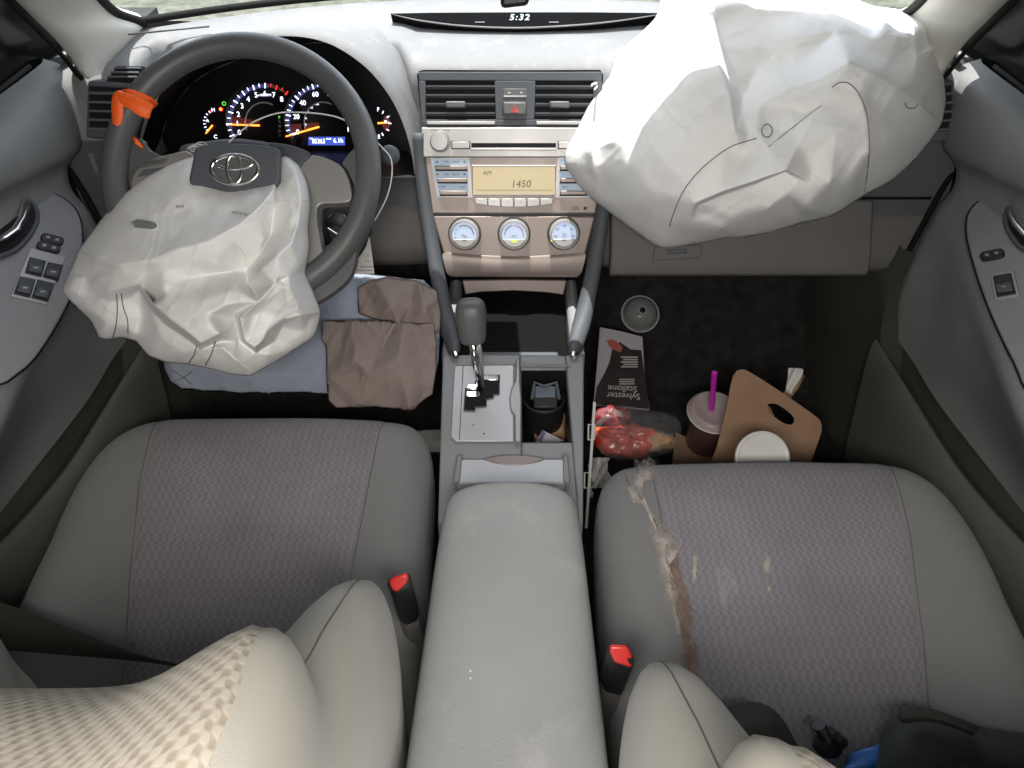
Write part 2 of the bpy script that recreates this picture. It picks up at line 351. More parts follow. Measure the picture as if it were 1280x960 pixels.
# mirror: only its lower edge shows
mr_ = thing('rear_view_mirror', 'dark rear view mirror at the top edge above the dashboard clock', 'mirror', tuple(D(643, -40, .74)))
c0 = D(643, -22, .78); mp = Pl(c0, (1, 0, 0), (0, .25, 1))
mb = MB(); mb.slab(mp, [(-.014, -.024), (.015, -.021), (.018, .03), (-.018, .03)], -.02, .02); mb.build('housing', MAT['black'], mr_, bevel=.004)
mb = MB(); mb.slab(mp, [(-.11, .03), (.11, .03), (.12, .06), (.11, .09), (-.11, .09), (-.12, .06)], -.02, .02); mb.build('mirror_shell', MAT['black'], mr_, bevel=.008)

# ================================================================== doors
def door(s, lab):
    t = thing('car_door', lab, 'door', (s * .70, .7, .05), 'front doors of the car')
    # yy: 0 at the front edge, profile rows (front y, z, x at front, x at rear)
    R = [(1.25, .666, .755, .775), (1.25, .656, .716, .752), (1.243, .642, .706, .742), (1.215, .60, .702, .728), (1.19, .562, .702, .722), (1.178, .548, .704, .720),
         (1.168, .540, .716, .730), (1.155, .530, .725, .733), (1.145, .522, .726, .732), (1.12, .505, .718, .672), (1.108, .491, .697, .598), (1.10, .482, .690, .588), (1.094, .468, .684, .587),
         (1.085, .450, .676, .600), (1.055, .41, .652, .628), (1.045, .37, .645, .668), (1.035, .33, .643, .690), (1.02, .300, .642, .698)]
    rows = []
    ys = np.linspace(0, 1, 30)
    for yf, z, xf, xr in R:
        row = []
        for u in ys:
            y = lerp(yf, -.25, u); k = max(0, min(1, (yf - y) / .62)); k = k * k * (3 - 2 * k)
            x = lerp(xf, xr, k)
            if .28 < z < .43: x += .012 * math.exp(-((y - .93) / .07) ** 2)
            rise = {.60: .03, .562: .05, .548: .052, .540: .052, .530: .050, .522: .048, .505: .022}.get(z, 0) * max(0, min(1, (yf - y) / .26)); row.append((s * x, y, z + rise))
        rows.append(row)
    # returns towards the outer skin so the front edge has depth
    mb = MB(); mb.grid([[(s * .80, r[0][1] + .0, r[0][2])] + r for r in rows]); mb.build('upper_trim', MAT['door'], t, angle=60, sub=1)
    # lower trim with the map pocket
    L = [(1.02, .300, .652, .70), (1.01, .24, .675, .715), (1.0, .15, .675, .715)]
    pk = []
    for yf, z, xf, xr in [(1.0, .14, .655, .69), (1.0, .22, .648, .676), (.99, .262, .640, .668), (.985, .284, .634, .655), (.985, .290, .627, .644), (.982, .284, .620, .634), (.96, .25, .612, .622), (.93, .16, .61, .616), (.90, .05, .61, .616)]:
        row = []
        for u in np.linspace(0, 1, 26):
            y = lerp(yf, -.2, u); k = max(0, min(1, (yf - y) / .55)); dz = .055 * max(0, min(1, (.72 - y) / .25)) ** 1.5 if z > .2 else 0
            row.append((s * lerp(xf, xr, k), y, z + dz))
        pk.append(row)
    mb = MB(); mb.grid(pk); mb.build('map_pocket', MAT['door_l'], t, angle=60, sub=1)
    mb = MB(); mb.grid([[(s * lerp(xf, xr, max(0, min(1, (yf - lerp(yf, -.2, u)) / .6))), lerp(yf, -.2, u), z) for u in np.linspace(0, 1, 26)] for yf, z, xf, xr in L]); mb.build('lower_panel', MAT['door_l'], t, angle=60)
    # dark window pane, leaning in towards the roof, and the sill seal
    mb = MB(); mb.grid([[(s * lerp(.775, .64, v), lerp(1.40 - .47 * v, -.28, u), lerp(.63, 1.16, v)) for u in np.linspace(0, 1, 8)] for v in np.linspace(0, 1.03, 6)]); mb.build('window_pane', MAT['pane'], t, angle=180)
    mb = MB(); mb.tube([(s * .765, y, .668) for y in np.linspace(1.2, -.25, 12)], .0045, 8); mb.build('sill_seal', MAT['rubber'], t, angle=180)
    # front corner post of the window frame
    mb = MB(); mb.tube([(s * .758, .99, .67), (s * .735, .93, .76), (s * .70, .86, .90)], .004, 8); mb.build('window_channel', MAT['rubber'], t, angle=180)
    # gap between dash and door
    mb = MB(); mb.tube(curve([(s * (xf + interp(z, [.45, .52, .56, .66], [.014, .012, -.001, -.005])), yf + .006, z) for yf, z, xf, xr in R[1:] if z not in (.548, .530, .505, .482)] + [(s * .637, 1.0, .27)], 4), .0048, 8); mb.build('edge_seal', MAT['rubber'], t, angle=180)
    return t
dl = door(-1, 'grey left door with four dark window switches on its armrest')
dr = door(1, 'grey right door with one dark window switch on its armrest')
def armplane(s):
    a = V((s * .695, 1.10, .491)); b = V((s * .600, .60, .490)); c = V((s * .732, .85, .562))
    u = (b - a) if s < 0 else (a - b)
    n = (b - a).cross(c - a); n = n if n.z > 0 else -n
    uu = V((1, 0, 0)); uu = (uu - n.normalized() * uu.dot(n.normalized())).normalized(); vv = n.normalized().cross(uu)
    return Pl((a + b + c) / 3, uu, vv)
AL, AR = armplane(-1), armplane(1)
def dispath(pl, pts, h): return [pl.on(x, y, h) for x, y in pts]
def round_px(pts, n=4): return [(p.x, p.y) for p in curve([V((x, y, 0)) for x, y in pts] , n)]
def switches(pl, t, frame, cells, locks, seam, bowl, lever):
    mb = MB(); mb.slabpx(pl, seam, -.012, .0035); mb.build('switch_panel', MAT['door_p'], t, bevel=.003)
    mb = MB(); mb.tube(dispath(pl, seam, .002), .0014, 6, closed=True); mb.build('panel_seam', MAT['rubber'], t, angle=180)
    mb = MB(); mb.slabpx(pl, frame, .002, .0055); fr = mb.build('switch_frame', MAT['silver'], t, bevel=.0008)
    for c in cells:
        mb = MB(); mb.slabpx(pl, c, .004, .0068); cx = [lerp(c[3][0], c[0][0], .35), lerp(c[3][1], c[0][1], .35)]
        w = mb.build('window_switch', MAT['black'], t, bevel=.001)
        lo = [lerp(V((*c[0], 0)), V((*c[3], 0)), .08), lerp(V((*c[1], 0)), V((*c[2], 0)), .08), lerp(V((*c[1], 0)), V((*c[2], 0)), .55), lerp(V((*c[0], 0)), V((*c[3], 0)), .55)]
        ce = sum(lo, V((0, 0, 0))) / 4; lo = [(lerp(ce, p, .82).x, lerp(ce, p, .82).y) for p in lo]
        mb = MB(); mb.slabpx(pl, lo, .006, .0105); k = mb.build('toggle', MAT['wheel_d'], w, bevel=.0015)
        mb = MB(); ccx, ccy = sum(p[0] for p in lo) / 4, sum(p[1] for p in lo) / 4; mb.slabpx(pl, [(ccx - 3, ccy + .8), (ccx + 3, ccy + .8), (ccx + 3, ccy - .8), (ccx - 3, ccy - .8)], .0103, .0108); mb.build('mark', MAT['silver'], k)
    for (x0, y0, x1, y1, w) in locks:
        d = V((x1 - x0, y1 - y0, 0)); L = d.length; d.normalize(); nn = V((-d.y, d.x, 0)); pts = []
        for k in range(9): a = math.pi / 2 + math.pi * k / 8; p = V((x0, y0, 0)) + d * math.cos(a) * w + nn * math.sin(a) * w; pts.append((p.x, p.y))
        for k in range(9): a = -math.pi / 2 + math.pi * k / 8; p = V((x1, y1, 0)) + d * math.cos(a) * w + nn * math.sin(a) * w; pts.append((p.x, p.y))
        mb = MB(); mb.slabpx(pl, pts, .002, .0075); lk = mb.build('lock_button', MAT['black'], t, bevel=.0015)
        mb = MB()
        for u in (.2, .8):
            cx, cy = lerp(x0, x1, u), lerp(y0, y1, u); mb.slabpx(pl, [(cx - 2.6, cy + 1.2), (cx + 2.2, cy + 1.8), (cx + 2.6, cy - 1.2), (cx - 2, cy - 1.6)], .0073, .0079)
        mb.build('symbol', MAT['silver'], lk)
    mb = MB(); mb.slabpx(pl, bowl, .002, .0065); hb = mb.build('handle_bowl', MAT['void'], t)
    mb = MB(); mb.tube(dispath(pl, bowl, .008), .0035, 8, closed=True); mb.build('bowl_rim', MAT['wheel_d'], hb, angle=180)
    mb = MB(); mb.tube(dispath(pl, lever, .017), [.003] + [.0065] * (len(lever) - 2) + [.004], 10, flat=.6); mb.build('door_handle', MAT['chrome'], t, angle=180)
seamL = round_px([(-30, 262), (0, 247), (40, 240), (75, 247), (97, 268), (103, 300), (98, 345), (80, 390), (50, 440), (25, 466), (-10, 480), (-60, 420), (-60, 300)], 4)
switches(AL, dl, [(12, 373), (57, 384), (81, 324), (36, 313)],
         [[(29, 345), (50, 350), (56, 330), (35, 325)], [(51, 350), (71, 355), (77, 335), (58, 331)], [(15, 371), (36, 376), (43, 353), (23, 349)], [(37, 376), (58, 381), (66, 358), (45, 353)]],
         [(54, 300, 73, 305, 5), (49, 310, 69, 315, 5)], seamL,
         round_px([(-40, 270), (-10, 258), (20, 253), (40, 262), (43, 282), (30, 305), (8, 322), (-40, 332), (-60, 300)], 4), [(26, 258), (27, 268), (23, 283), (14, 298), (0, 308), (-14, 314)])
seamR = round_px([(1330, 262), (1285, 249), (1250, 246), (1226, 252), (1211, 268), (1208, 290), (1214, 320), (1228, 365), (1246, 410), (1268, 455), (1290, 490), (1340, 440), (1345, 320)], 4)
switches(AR, dr, [(1245, 379), (1276, 373), (1269, 341), (1239, 346)], [[(1248, 375), (1272, 371), (1266, 345), (1243, 349)]], [(1232, 324, 1252, 320, 5.5)], seamR,
         round_px([(1330, 280), (1300, 262), (1274, 258), (1262, 266), (1260, 285), (1268, 302), (1285, 318), (1330, 330)], 4), [(1270, 262), (1270, 275), (1276, 290), (1288, 304), (1300, 312)])

# ================================================================== dashboard
dash = thing('dashboard', 'light grey dashboard with centre stack, vents, gauges and glovebox', 'dashboard', (0, 1.2, .36))
PK = {}
def keyp(x, p): PK[x] = p
ypk = lambda x: ybase(x)
cl_l = [(1.30, .692), (1.27, .688), (1.255, .675), (1.255, .62), (1.25, .545), (1.135, .517), (1.12, .47), (1.085, .405), (1.07, .368), (1.15, .352), (1.32, .36)]
side = [(1.30, .690), (1.235, .680), (1.185, .668), (1.172, .625), (1.158, .565), (1.142, .505), (1.115, .462), (1.07, .402), (1.052, .365), (1.14, .350), (1.32, .36)]
mid = [(1.33, .686), (1.23, .678), (1.188, .662), (1.19, .62), (1.165, .56), (1.14, .50), (1.118, .46), (1.09, .40), (1.08, .365), (1.15, .35), (1.32, .36)]
pas = [(1.33, .688), (1.24, .680), (1.19, .664), (1.176, .62), (1.16, .565), (1.135, .505), (1.10, .462), (1.062, .405), (1.05, .366), (1.14, .35), (1.32, .36)]
for x, p in ((-.735, side), (-.63, side), (-.605, side), (-.585, cl_l), (-.185, cl_l), (-.160, mid), (.145, mid), (.19, pas), (.735, pas)): keyp(x, p)
kx = sorted(PK)
XD = sorted(set([round(v, 4) for v in np.linspace(-.735, .735, 60)] + kx))
rows = []
for x in XD:
    i = max(j for j in range(len(kx)) if kx[j] <= x + 1e-9); i = min(i, len(kx) - 2); t = (x - kx[i]) / (kx[i + 1] - kx[i])
    pr = [V((0, ybase(x), .694)), V((0, lerp(ybase(x), 1.33, .45), .692 + .0))] + [lerp(V((0, *PK[kx[i]][j])), V((0, *PK[kx[i + 1]][j])), t) for j in range(11)]
    if ybase(x) < 1.36: pr[1].y = lerp(ybase(x), pr[2].y, .5)
    tz = max(0, (abs(x) - .60) / .135) ** 1.6
    out = []
    for j, p in enumerate(pr):
        xx = x
        if j >= 8: xx = x * (1 - .035 * min(1, (j - 7) / 3)) if abs(x) > .3 else x
        out.append(V((xx, p.y, p.z - (.02 * tz if j < 5 else 0))))
    rows.append(out)
mb = MB(); mb.grid([r[:7] for r in rows]); mb.build('dash_top', MAT['dash'], dash, angle=180, sub=1)
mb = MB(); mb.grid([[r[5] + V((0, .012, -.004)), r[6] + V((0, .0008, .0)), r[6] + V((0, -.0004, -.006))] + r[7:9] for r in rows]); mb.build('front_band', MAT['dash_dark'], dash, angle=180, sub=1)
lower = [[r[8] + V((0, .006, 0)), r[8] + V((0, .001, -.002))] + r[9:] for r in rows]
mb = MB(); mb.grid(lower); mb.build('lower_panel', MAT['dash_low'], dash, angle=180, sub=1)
# glovebox lid: proud of the lower panel, passenger side
def lowpt(x, t, h):     # t 0..1 from the groove to the lower edge
    a, b, c, d = V((x, 1.114, .480)), V((x, 1.098, .459)), V((x, 1.056, .403)), V((x, 1.045, .371))
    P = curve([a, b, c, d], 6); p = P[min(int(t * 18), 18)]; return p + V((0, -.78, .62)) * h
mb = MB(); g0, g1_ = [], []
xs = np.linspace(.165, .60, 24)
mb.loft([[lowpt(x, t, .012) for t in np.linspace(0, .97, 10)] + [lowpt(x, t, -.012) for t in np.linspace(.97, 0, 10)] for x in xs]); gbx = mb.build('glovebox', MAT['dash_low'], dash, angle=40, bevel=.004)
GP = Pl(lowpt(.30, .35, .0135), (1, 0, 0), lowpt(.3, .2, 0) - lowpt(.3, .5, 0))
mb = MB(); mb.slabpx(GP, [(815, 326), (875, 323), (878, 306), (818, 308)], 0, .004); la = mb.build('latch', MAT['dash_low'], gbx, bevel=.002)
mb = MB(); mb.slabpx(GP, [(834, 318), (858, 317), (858, 311), (834, 312)], .003, .006); mb.build('latch_grip', MAT['wheel_d'], la, bevel=.002)
# seam across the passenger panel, the torn scallop mark on the top
mb = MB(); mb.tube([(x, 1.1165, .4835) for x in np.linspace(.155, .70, 20)], .0025, 6); mb.build('panel_groove', MAT['rubber'], dash, angle=180)
# defroster seam along the left top
mb = MB(); mb.tube([Z(px, py, .701) for px, py in ((160, 43), (220, 37), (262, 33))], .0016, 6); mb.build('defroster_seam', MAT['wheel'], dash, angle=180)
# clock strip: dark lens in a shallow hood
CL = Pl((0, 1.312, .694), (1, 0, 0), (0, .80, .60))
lens = [(488, 18.5), (540, 17.5), (640, 17), (740, 17), (835, 18), (810, 22), (770, 28), (720, 33), (650, 36.5), (580, 34), (530, 28), (505, 23)]
mb = MB(); mb.slabpx(CL, lens, -.03, .004); ck = mb.build('clock_display', MAT['smoked'], dash, bevel=.001)
mb = MB(); LL = [CL.on(x, y, .003) for x, y in round_px(lens[4:] + lens[:1], 4)]; mb.tube(LL, [.0002 + .0014 * math.sin(math.pi * i / (len(LL) - 1)) ** .6 for i in range(len(LL))], 8); mb.build('lower_lip', MAT['dash'], ck, angle=180)
mb = MB(); mb.textpx('5:32', CL, 649, 24.5, .0155, .0055, shear=.18, sx=1.1, sp=1.18); mb.build('digits', MAT['em_clock'], ck)
mb = MB()
for x in (600, 692): mb.rectpx(CL, x - 6, 29.5, x + 6, 30.8, .0045, .0052)
mb.build('lettering', MAT['wheel_d'], ck)
# side vent at the left end
SV = Pl((-.63, 1.160, .625), (1, .10, 0), (0, .22, 1))
mb = MB(); mb.slabpx(SV, [(108, 172), (172, 178), (182, 104), (110, 101)], -.04, .003); sv = mb.build('side_vent', MAT['dash_dark'], dash, bevel=.004)
mb = MB(); mb.slabpx(SV, [(113, 160), (166, 164), (172, 110), (113, 107)], .002, .0045); mb.build('opening', MAT['void'], sv)
mb = MB()
for k in range(5):
    y = 112 + k * 11; mb.slabpx(SV, [(113, y + 4.4), (170, y + 6), (170, y + 2.6), (113, y + 1.6)], .003, .011)
mb.build('slats', MAT['wheel'], sv, bevel=.0008)
TV = Pl((-.62, 1.195, .675), (1, 0, 0), (0, .75, .62))
mb = MB(); mb.slabpx(TV, [(134, 103), (170, 103), (182, 84), (148, 84)], -.01, .004); dv = mb.build('defroster_vent', MAT['void'], dash, bevel=.001)
mb = MB()
for k in range(3): mb.slabpx(TV, [(137 + k * 4, 99.5 - k * 5.5), (174 + k * 2, 99.5 - k * 5.5), (174 + k * 2, 97.6 - k * 5.5), (137 + k * 4, 97.6 - k * 5.5)], .003, .007)
mb.build('slats', MAT['dash_dark'], dv)
# right end vent half hidden behind the airbag
RV = Pl((.69, 1.162, .60), (1, -.10, 0), (0, .22, 1))
mb = MB(); mb.slabpx(RV, [(1140, 180), (1192, 176), (1192, 100), (1140, 104)], -.04, .003); rv = mb.build('side_vent', MAT['dash_dark'], dash, bevel=.004)
mb = MB(); mb.slabpx(RV, [(1146, 166), (1188, 163), (1188, 106), (1146, 110)], .002, .0045); mb.build('opening', MAT['void'], rv)
mb = MB()
for k in range(5): mb.slabpx(RV, [(1146, 120 + k * 11), (1188, 117 + k * 11), (1188, 114 + k * 11), (1146, 117 + k * 11)], .003, .011)
mb.build('slats', MAT['wheel'], rv, bevel=.0008)

# ------------------------------------------------------------------ instrument hood and gauges
lip = [(172, 222, 1.10), (174, 195, 1.105), (182, 160, 1.11), (200, 118, 1.12), (235, 82, 1.13), (290, 56, 1.14), (350, 45, 1.145), (405, 52, 1.143), (450, 78, 1.138), (480, 110, 1.135), (500, 145, 1.13), (513, 185, 1.115), (519, 222, 1.10)]
lp = curve([Y(*p) for p in lip], 4)
G = Pl(Y(350, 150, 1.215), (1, 0, 0), (0, .40, .92))
GC = G.on(345, 160)
ringA, ringB, ringC, ringD, ringE = [], [], [], [], []
for p in lp:
    o = V((p.x - GC.x, 0, p.z - GC.z)).normalized()
    ringC.append(p); ringB.append(p + o * .010 + V((0, .006, 0)))
    up = max(0, o.z)
    b2 = p + o * (.022) + V((0, .10, -.026 * up)); b2.z = min(b2.z, .732); ringA.append(b2)
    b3 = p + V((o.x * .06, .19 + .10 * up, -.06 * up)); b3.z = min(b3.z, .686); ringE.append(b3)
    t = (G.o - p).dot(G.n) / G.n.y; w = p + V((0, t, 0)) + G.v * (-.055 * up); ringD.append(GC + (w - GC) * .985 + G.n * .002)      # straight back to the gauge plane
mb = MB(); mb.grid([ringE, ringA, ringB, ringC]); hood = mb.build('instrument_hood', MAT['dash'], dash, angle=180, sub=1)
mb = MB(); mb.grid([ringC, [lerp(a, b, .12) - V((0, 0, .002)) for a, b in zip(ringC, ringD)], [lerp(a, b, .6) for a, b in zip(ringC, ringD)], ringD]); mb.build('inner_wall', MAT['lens'], hood, angle=180, sub=1)
mb = MB(); mb.slab(G, [((p - G.o).dot(G.u), (p - G.o).dot(G.v)) for p in ringD[::3]], -.02, 0); gf = mb.build('gauge_face', MAT['lens'], dash)
bs = [Y(172, 222, 1.10), Y(519, 222, 1.10)]
mb = MB(); mb.grid([[lerp(bs[0], bs[1], t) for t in np.linspace(0, 1, 12)], [lerp(ringD[0], ringD[-1], t) for t in np.linspace(0, 1, 12)]]); mb.build('sill', MAT['black'], hood)
def gp(px, py): return G.hit(px, py)
def tick(mb, c, rx, ry, ang, l0, l1, w, h):
    ca, sa = math.cos(ang), math.sin(ang); q = []
    for (l, sgn) in ((l0, -1), (l0, 1), (l1, 1), (l1, -1)):
        q.append((c[0] + rx * l * ca - sgn * w * sa, c[1] - (ry * l * sa + sgn * w * ca)))
    mb.slabpx(G, q[::-1], h, h + .0006)
def arcband(mb, c, rx, ry, a0, a1, l0, l1, h, n=24):
    pts = [(c[0] + rx * l0 * math.cos(a), c[1] - ry * l0 * math.sin(a)) for a in np.linspace(a0, a1, n)] + [(c[0] + rx * l1 * math.cos(a), c[1] - ry * l1 * math.sin(a)) for a in np.linspace(a1, a0, n)]
    k = len(mb.v); mb.grid([[G.on(*p, h) for p in pts[:n]], [G.on(*p, h) for p in pts[n:][::-1]]])
rd = math.radians
def dial(name, c, R, labels, a0, step, redfrom, minor, size):
    mb = MB(); mb.lathe(G, gp(*c), [(.0, .0003), (gp(c[0] + R * .93, c[1])[0] - gp(*c)[0], .0003), (gp(c[0] + R * 1.05, c[1])[0] - gp(*c)[0], .003)], 40, cap0=False, cap1=False)
    dl_ = mb.build(name, MAT['lens'], gf, angle=180)
    mb = MB(); mbr = MB(); mg = MB(); mgr = MB(); mt_ = MB()
    n = len(labels)
    for k in range((n - 1) * minor + 1):
        a = rd(a0 - step * k / minor); big = k % minor == 0; red = redfrom is not None and k / minor >= redfrom
        tick(mbr if red else mb, c, R, R * 1.02, a, .89 if big else .93, 1.02, .65 if big else .4, .0022)
    arcband(mg, c, R, R * 1.02, rd(a0 + 5), rd(a0 - step * ((redfrom - .2) if redfrom else n - 1)), .90, 1.0, .0016)
    if redfrom: arcband(mgr, c, R, R * 1.02, rd(a0 - step * (redfrom - .2)), rd(a0 - step * (n - 1) - 3), .92, 1.02, .0016)
    for k, s in enumerate(labels):
        a = rd(a0 - step * k); mt_.textpx(s, G, c[0] + R * .74 * math.cos(a), c[1] - R * .76 * math.sin(a), size, .003)
    return dl_, mb, mbr, mg, mgr, mt_
tc_, TR = (331.9, 152.5), 46.5
o, mb, mbr, mg, mgr, mt_ = dial('tachometer', tc_, TR, list('012345678'), 202, 18.65, 6.5, 2, .0115)
mt_.textpx('x1000RPM', G, 331.5, 119, .005, .003)
mb.v and mb.build('tick_marks', MAT['em_w'], gf); mbr.build('red_marks', MAT['em_r'], gf); mg.build('blue_glow', MAT['em_db'], gf); mgr.build('red_glow', MAT['em_rg'], gf); mt_.build('numerals', MAT['em_w'], gf)
sc_c, SR = (405.6, 152.5), 47.5
o, mb, mbr, mg, mgr, mt_ = dial('speedometer', sc_c, SR, ['0', '20', '40', '60', '80', '100', '120', '140'], 200.5, 30.8, None, 4, .0108)
for k, s in enumerate(['20', '40', '60', '80', '100']): mt_.textpx(s, G, sc_c[0] + SR * .50 * math.cos(rd(188 - 19 * k)), sc_c[1] - SR * .50 * math.sin(rd(188 - 19 * k)), .0042, .003)
mb.build('tick_marks', MAT['em_w'], gf); mg.build('blue_glow', MAT['em_db'], gf); mt_.build('numerals', MAT['em_w'], gf)
# small gauges
mb = MB(); mb2 = MB()
for k in range(7):
    a = rd(125 + k * 16); tick(mb, (271, 152.5), 16.5, 16.5, a, .84, 1.0, .4, .0015)
mb.textpx('H', G, 267, 137.5, .0085, .002); mb.textpx('C', G, 270, 171, .0085, .002); mb.textpx('A', G, 260, 151, .007, .002)
for k in range(5):
    a = rd(65 - k * 33); tick(mb, (472.5, 154), 16.5, 16.5, a, .80, 1.02, .55, .0015)
mb.textpx('F', G, 473, 137, .009, .002); mb.textpx('E', G, 474, 171, .009, .002)
mb.build('small_marks', MAT['em_w'], gf)
mb = MB(); tick(mb, (271, 152.5), 16.5, 16.5, rd(118), .8, 1.02, .7, .0015); mb.lathe(G, gp(276.5, 136.5), [(.0035, .001), (.0035, .002)], 12); mb.lathe(G, gp(270, 178.5), [(.0016, .001), (.0016, .002)], 10); mb.build('warning_lamp', MAT['em_r'], gf)
mb = MB(); mb.lathe(G, gp(276.5, 136.5), [(.0022, .0018), (.0022, .0024)], 12); mb.build('airbag_lamp', MAT['em_o'], gf)
mb = MB(); mb.tube([G.pt(gp(280.5, 129.5)[0] + .0028 * math.cos(a), gp(280.5, 129.5)[1] + .0028 * math.sin(a), .002) for a in np.linspace(0, 6, 14)], .0007, 5); mb.textpx('P', G, 349.5, 147, .007, .002); mb.build('green_lamp', MAT['em_g'], gf)
mb = MB(); [mb.textpx(s, G, 350, 152.5 + 5.6 * k, .0058, .002) for k, s in enumerate('RND3')]; mb.build('gear_letters', MAT['arc'], gf)
# needles with their glow
def needle(x0, y0, x1, y1, w):
    d = V((x1 - x0, y1 - y0, 0)).normalized(); q = V((-d.y, d.x, 0))
    mb = MB(); mb.slabpx(G, [(x0 + q.x * w, y0 + q.y * w), (x1 + q.x * w * .6, y1 + q.y * w * .6), (x1 - q.x * w * .6, y1 - q.y * w * .6), (x0 - q.x * w, y0 - q.y * w)], .006, .0075); nd = mb.build('needle', MAT['em_o'], gf)
    return nd
needle(326, 156.8, 285, 155.4, 1.15); needle(400, 158.5, 358.5, 170.5, 1.2); needle(267.5, 156.5, 259, 167, 1.0); needle(473, 154, 487, 153, 1.1)
for ar in ((tc_, TR, TR, rd(170), rd(188), .15, .93), (sc_c, SR, SR, rd(184), rd(204), .15, .93), ((476, 154), 12, 12, rd(-60), rd(60), .1, 1.0)):
    mb = MB(); arcband(mb, *ar, .0012); mb.build('red_glow', MAT['em_rg'], gf)
mb = MB(); mb.tube([G.on(285.5, 155.4, .0085), G.on(287.5, 155.4, .0085)], .0016, 8); mb.tube([G.on(368, 167.7, .0085), G.on(371, 166.9, .0085)], .0016, 8); mb.tube([G.on(482, 152, .0085), G.on(484, 151.6, .0085)], .0018, 8); mb.build('bright_tip', MAT['em_w'], gf)
for c, R in ((tc_, TR), (sc_c, SR)):
    mb = MB(); mb.tube([G.on(c[0] + R * .49 * math.cos(rd(a)) , c[1] - R * .52 * math.sin(rd(a)), .010) for a in range(205, 60, -6)], .0011, 6); mb.build('inner_ring', MAT['arc'], gf, angle=180)
mb = MB(); mb.rectpx(G, 386, 171, 431.5, 181.5, .002, .003); od = mb.build('trip_display', MAT['em_b'], gf)
mb = MB(); mb.textpx('85363', G, 399, 176.7, .0105, .004, sx=.85); mb.textpx('MILES', G, 411.5, 173.6, .0036, .004); mb.textpx('6.1h', G, 423.5, 175.8, .0105, .004, sx=.95); mb.textpx('TRIP', G, 389.5, 173.4, .003, .004); mb.build('digits', MAT['em_w'], od)

# ------------------------------------------------------------------ centre stack
S = Pl((0, 1.17, .67), (1, 0, 0), (0, .42, .9075))
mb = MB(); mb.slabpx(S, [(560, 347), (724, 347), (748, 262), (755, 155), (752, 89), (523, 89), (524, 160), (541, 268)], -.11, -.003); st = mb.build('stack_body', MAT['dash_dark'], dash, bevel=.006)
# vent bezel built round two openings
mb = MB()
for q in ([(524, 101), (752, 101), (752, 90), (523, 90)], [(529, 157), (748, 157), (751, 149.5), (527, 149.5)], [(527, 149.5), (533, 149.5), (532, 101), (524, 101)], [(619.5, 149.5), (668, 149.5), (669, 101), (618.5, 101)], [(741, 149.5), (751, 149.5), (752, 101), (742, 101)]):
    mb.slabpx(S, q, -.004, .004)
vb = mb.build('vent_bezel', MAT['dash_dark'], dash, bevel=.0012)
mb = MB(); mb.tube([S.on(x, y, .002) for x, y in ((530, 157), (526, 130), (522.5, 94), (524.5, 90), (530, 88.5), (640, 89), (750, 88.5), (753, 94), (750, 130), (748, 157))], .0014, 6); mb.build('bezel_seam', MAT['rubber'], vb, angle=180)
for (x0, x1) in ((533, 619), (669, 741)):
    mb = MB(); mb.rectpx(S, x0 - 1, 100, x1 + 1, 151, -.0025, -.001); v = mb.build('air_vent', MAT['void'], dash)
    mb = MB()
    for k, yy in enumerate((108.5, 119.5, 130.5, 142)):
        a, b = S.hit(x0, yy), S.hit(x1, yy); mb.prism([S.pt(a[0], a[1] - .0035, -.001), S.pt(b[0], b[1] - .0035, -.001), S.pt(b[0], b[1] - .0002, .004), S.pt(a[0], a[1] - .0002, .004)], [S.pt(a[0], a[1] - .0015, -.001), S.pt(b[0], b[1] - .0015, -.001), S.pt(b[0], b[1] + .002, .004), S.pt(a[0], a[1] + .002, .004)])
    mb.build('slats', MAT['dash_dark'], v)
    cx = (x0 + x1) / 2 - 6; mb = MB(); mb.slabpx(S, [(cx - 13, 135.5), (cx + 13, 135.5), (cx + 13, 126.5), (cx - 13, 126.5)], .003, .010, -.1); mb.build('vent_tab', MAT['wheel'], v, bevel=.002)
    mb = MB(); mb.slabpx(S, [(x0 + 1, 156), (x1, 156), (x1, 151.5), (x0 + 1, 151.5)], .003, .007); mb.build('vent_lip', MAT['silver'], v, bevel=.001)
mb = MB(); mb.rectpx(S, 629, 111, 658, 122.5, .003, .0046); cs = mb.build('clock_switch', MAT['wheel'], dash, bevel=.001)
mb = MB(); mb.rectpx(S, 629.5, 119.4, 657.5, 121.4, .0045, .0052); [mb.rectpx(S, x, 115, x + 3, 117.2, .0045, .0052) for x in (635, 650)]; mb.build('marks', MAT['silver'], cs)
mb = MB(); mb.rectpx(S, 627.5, 127, 659, 145, .003, .0042); hz = mb.build('hazard_button', MAT['black'], dash, bevel=.001)
mb = MB(); mb.rectpx(S, 629, 128, 657.5, 143.5, .004, .009); hb = mb.build('button_cap', MAT['wheel'], hz, bevel=.002)
mb = MB()
for k in (1.0, .52):
    P = [(643.3 + 5.6 * k * math.cos(a), 137.4 - 5.2 * k * math.sin(a)) for a in (rd(90), rd(210), rd(330))]; mb.tube([S.on(*p, .0095) for p in P], .0008, 5, closed=True)
mb.build('triangle', MAT['em_hz'], hb)
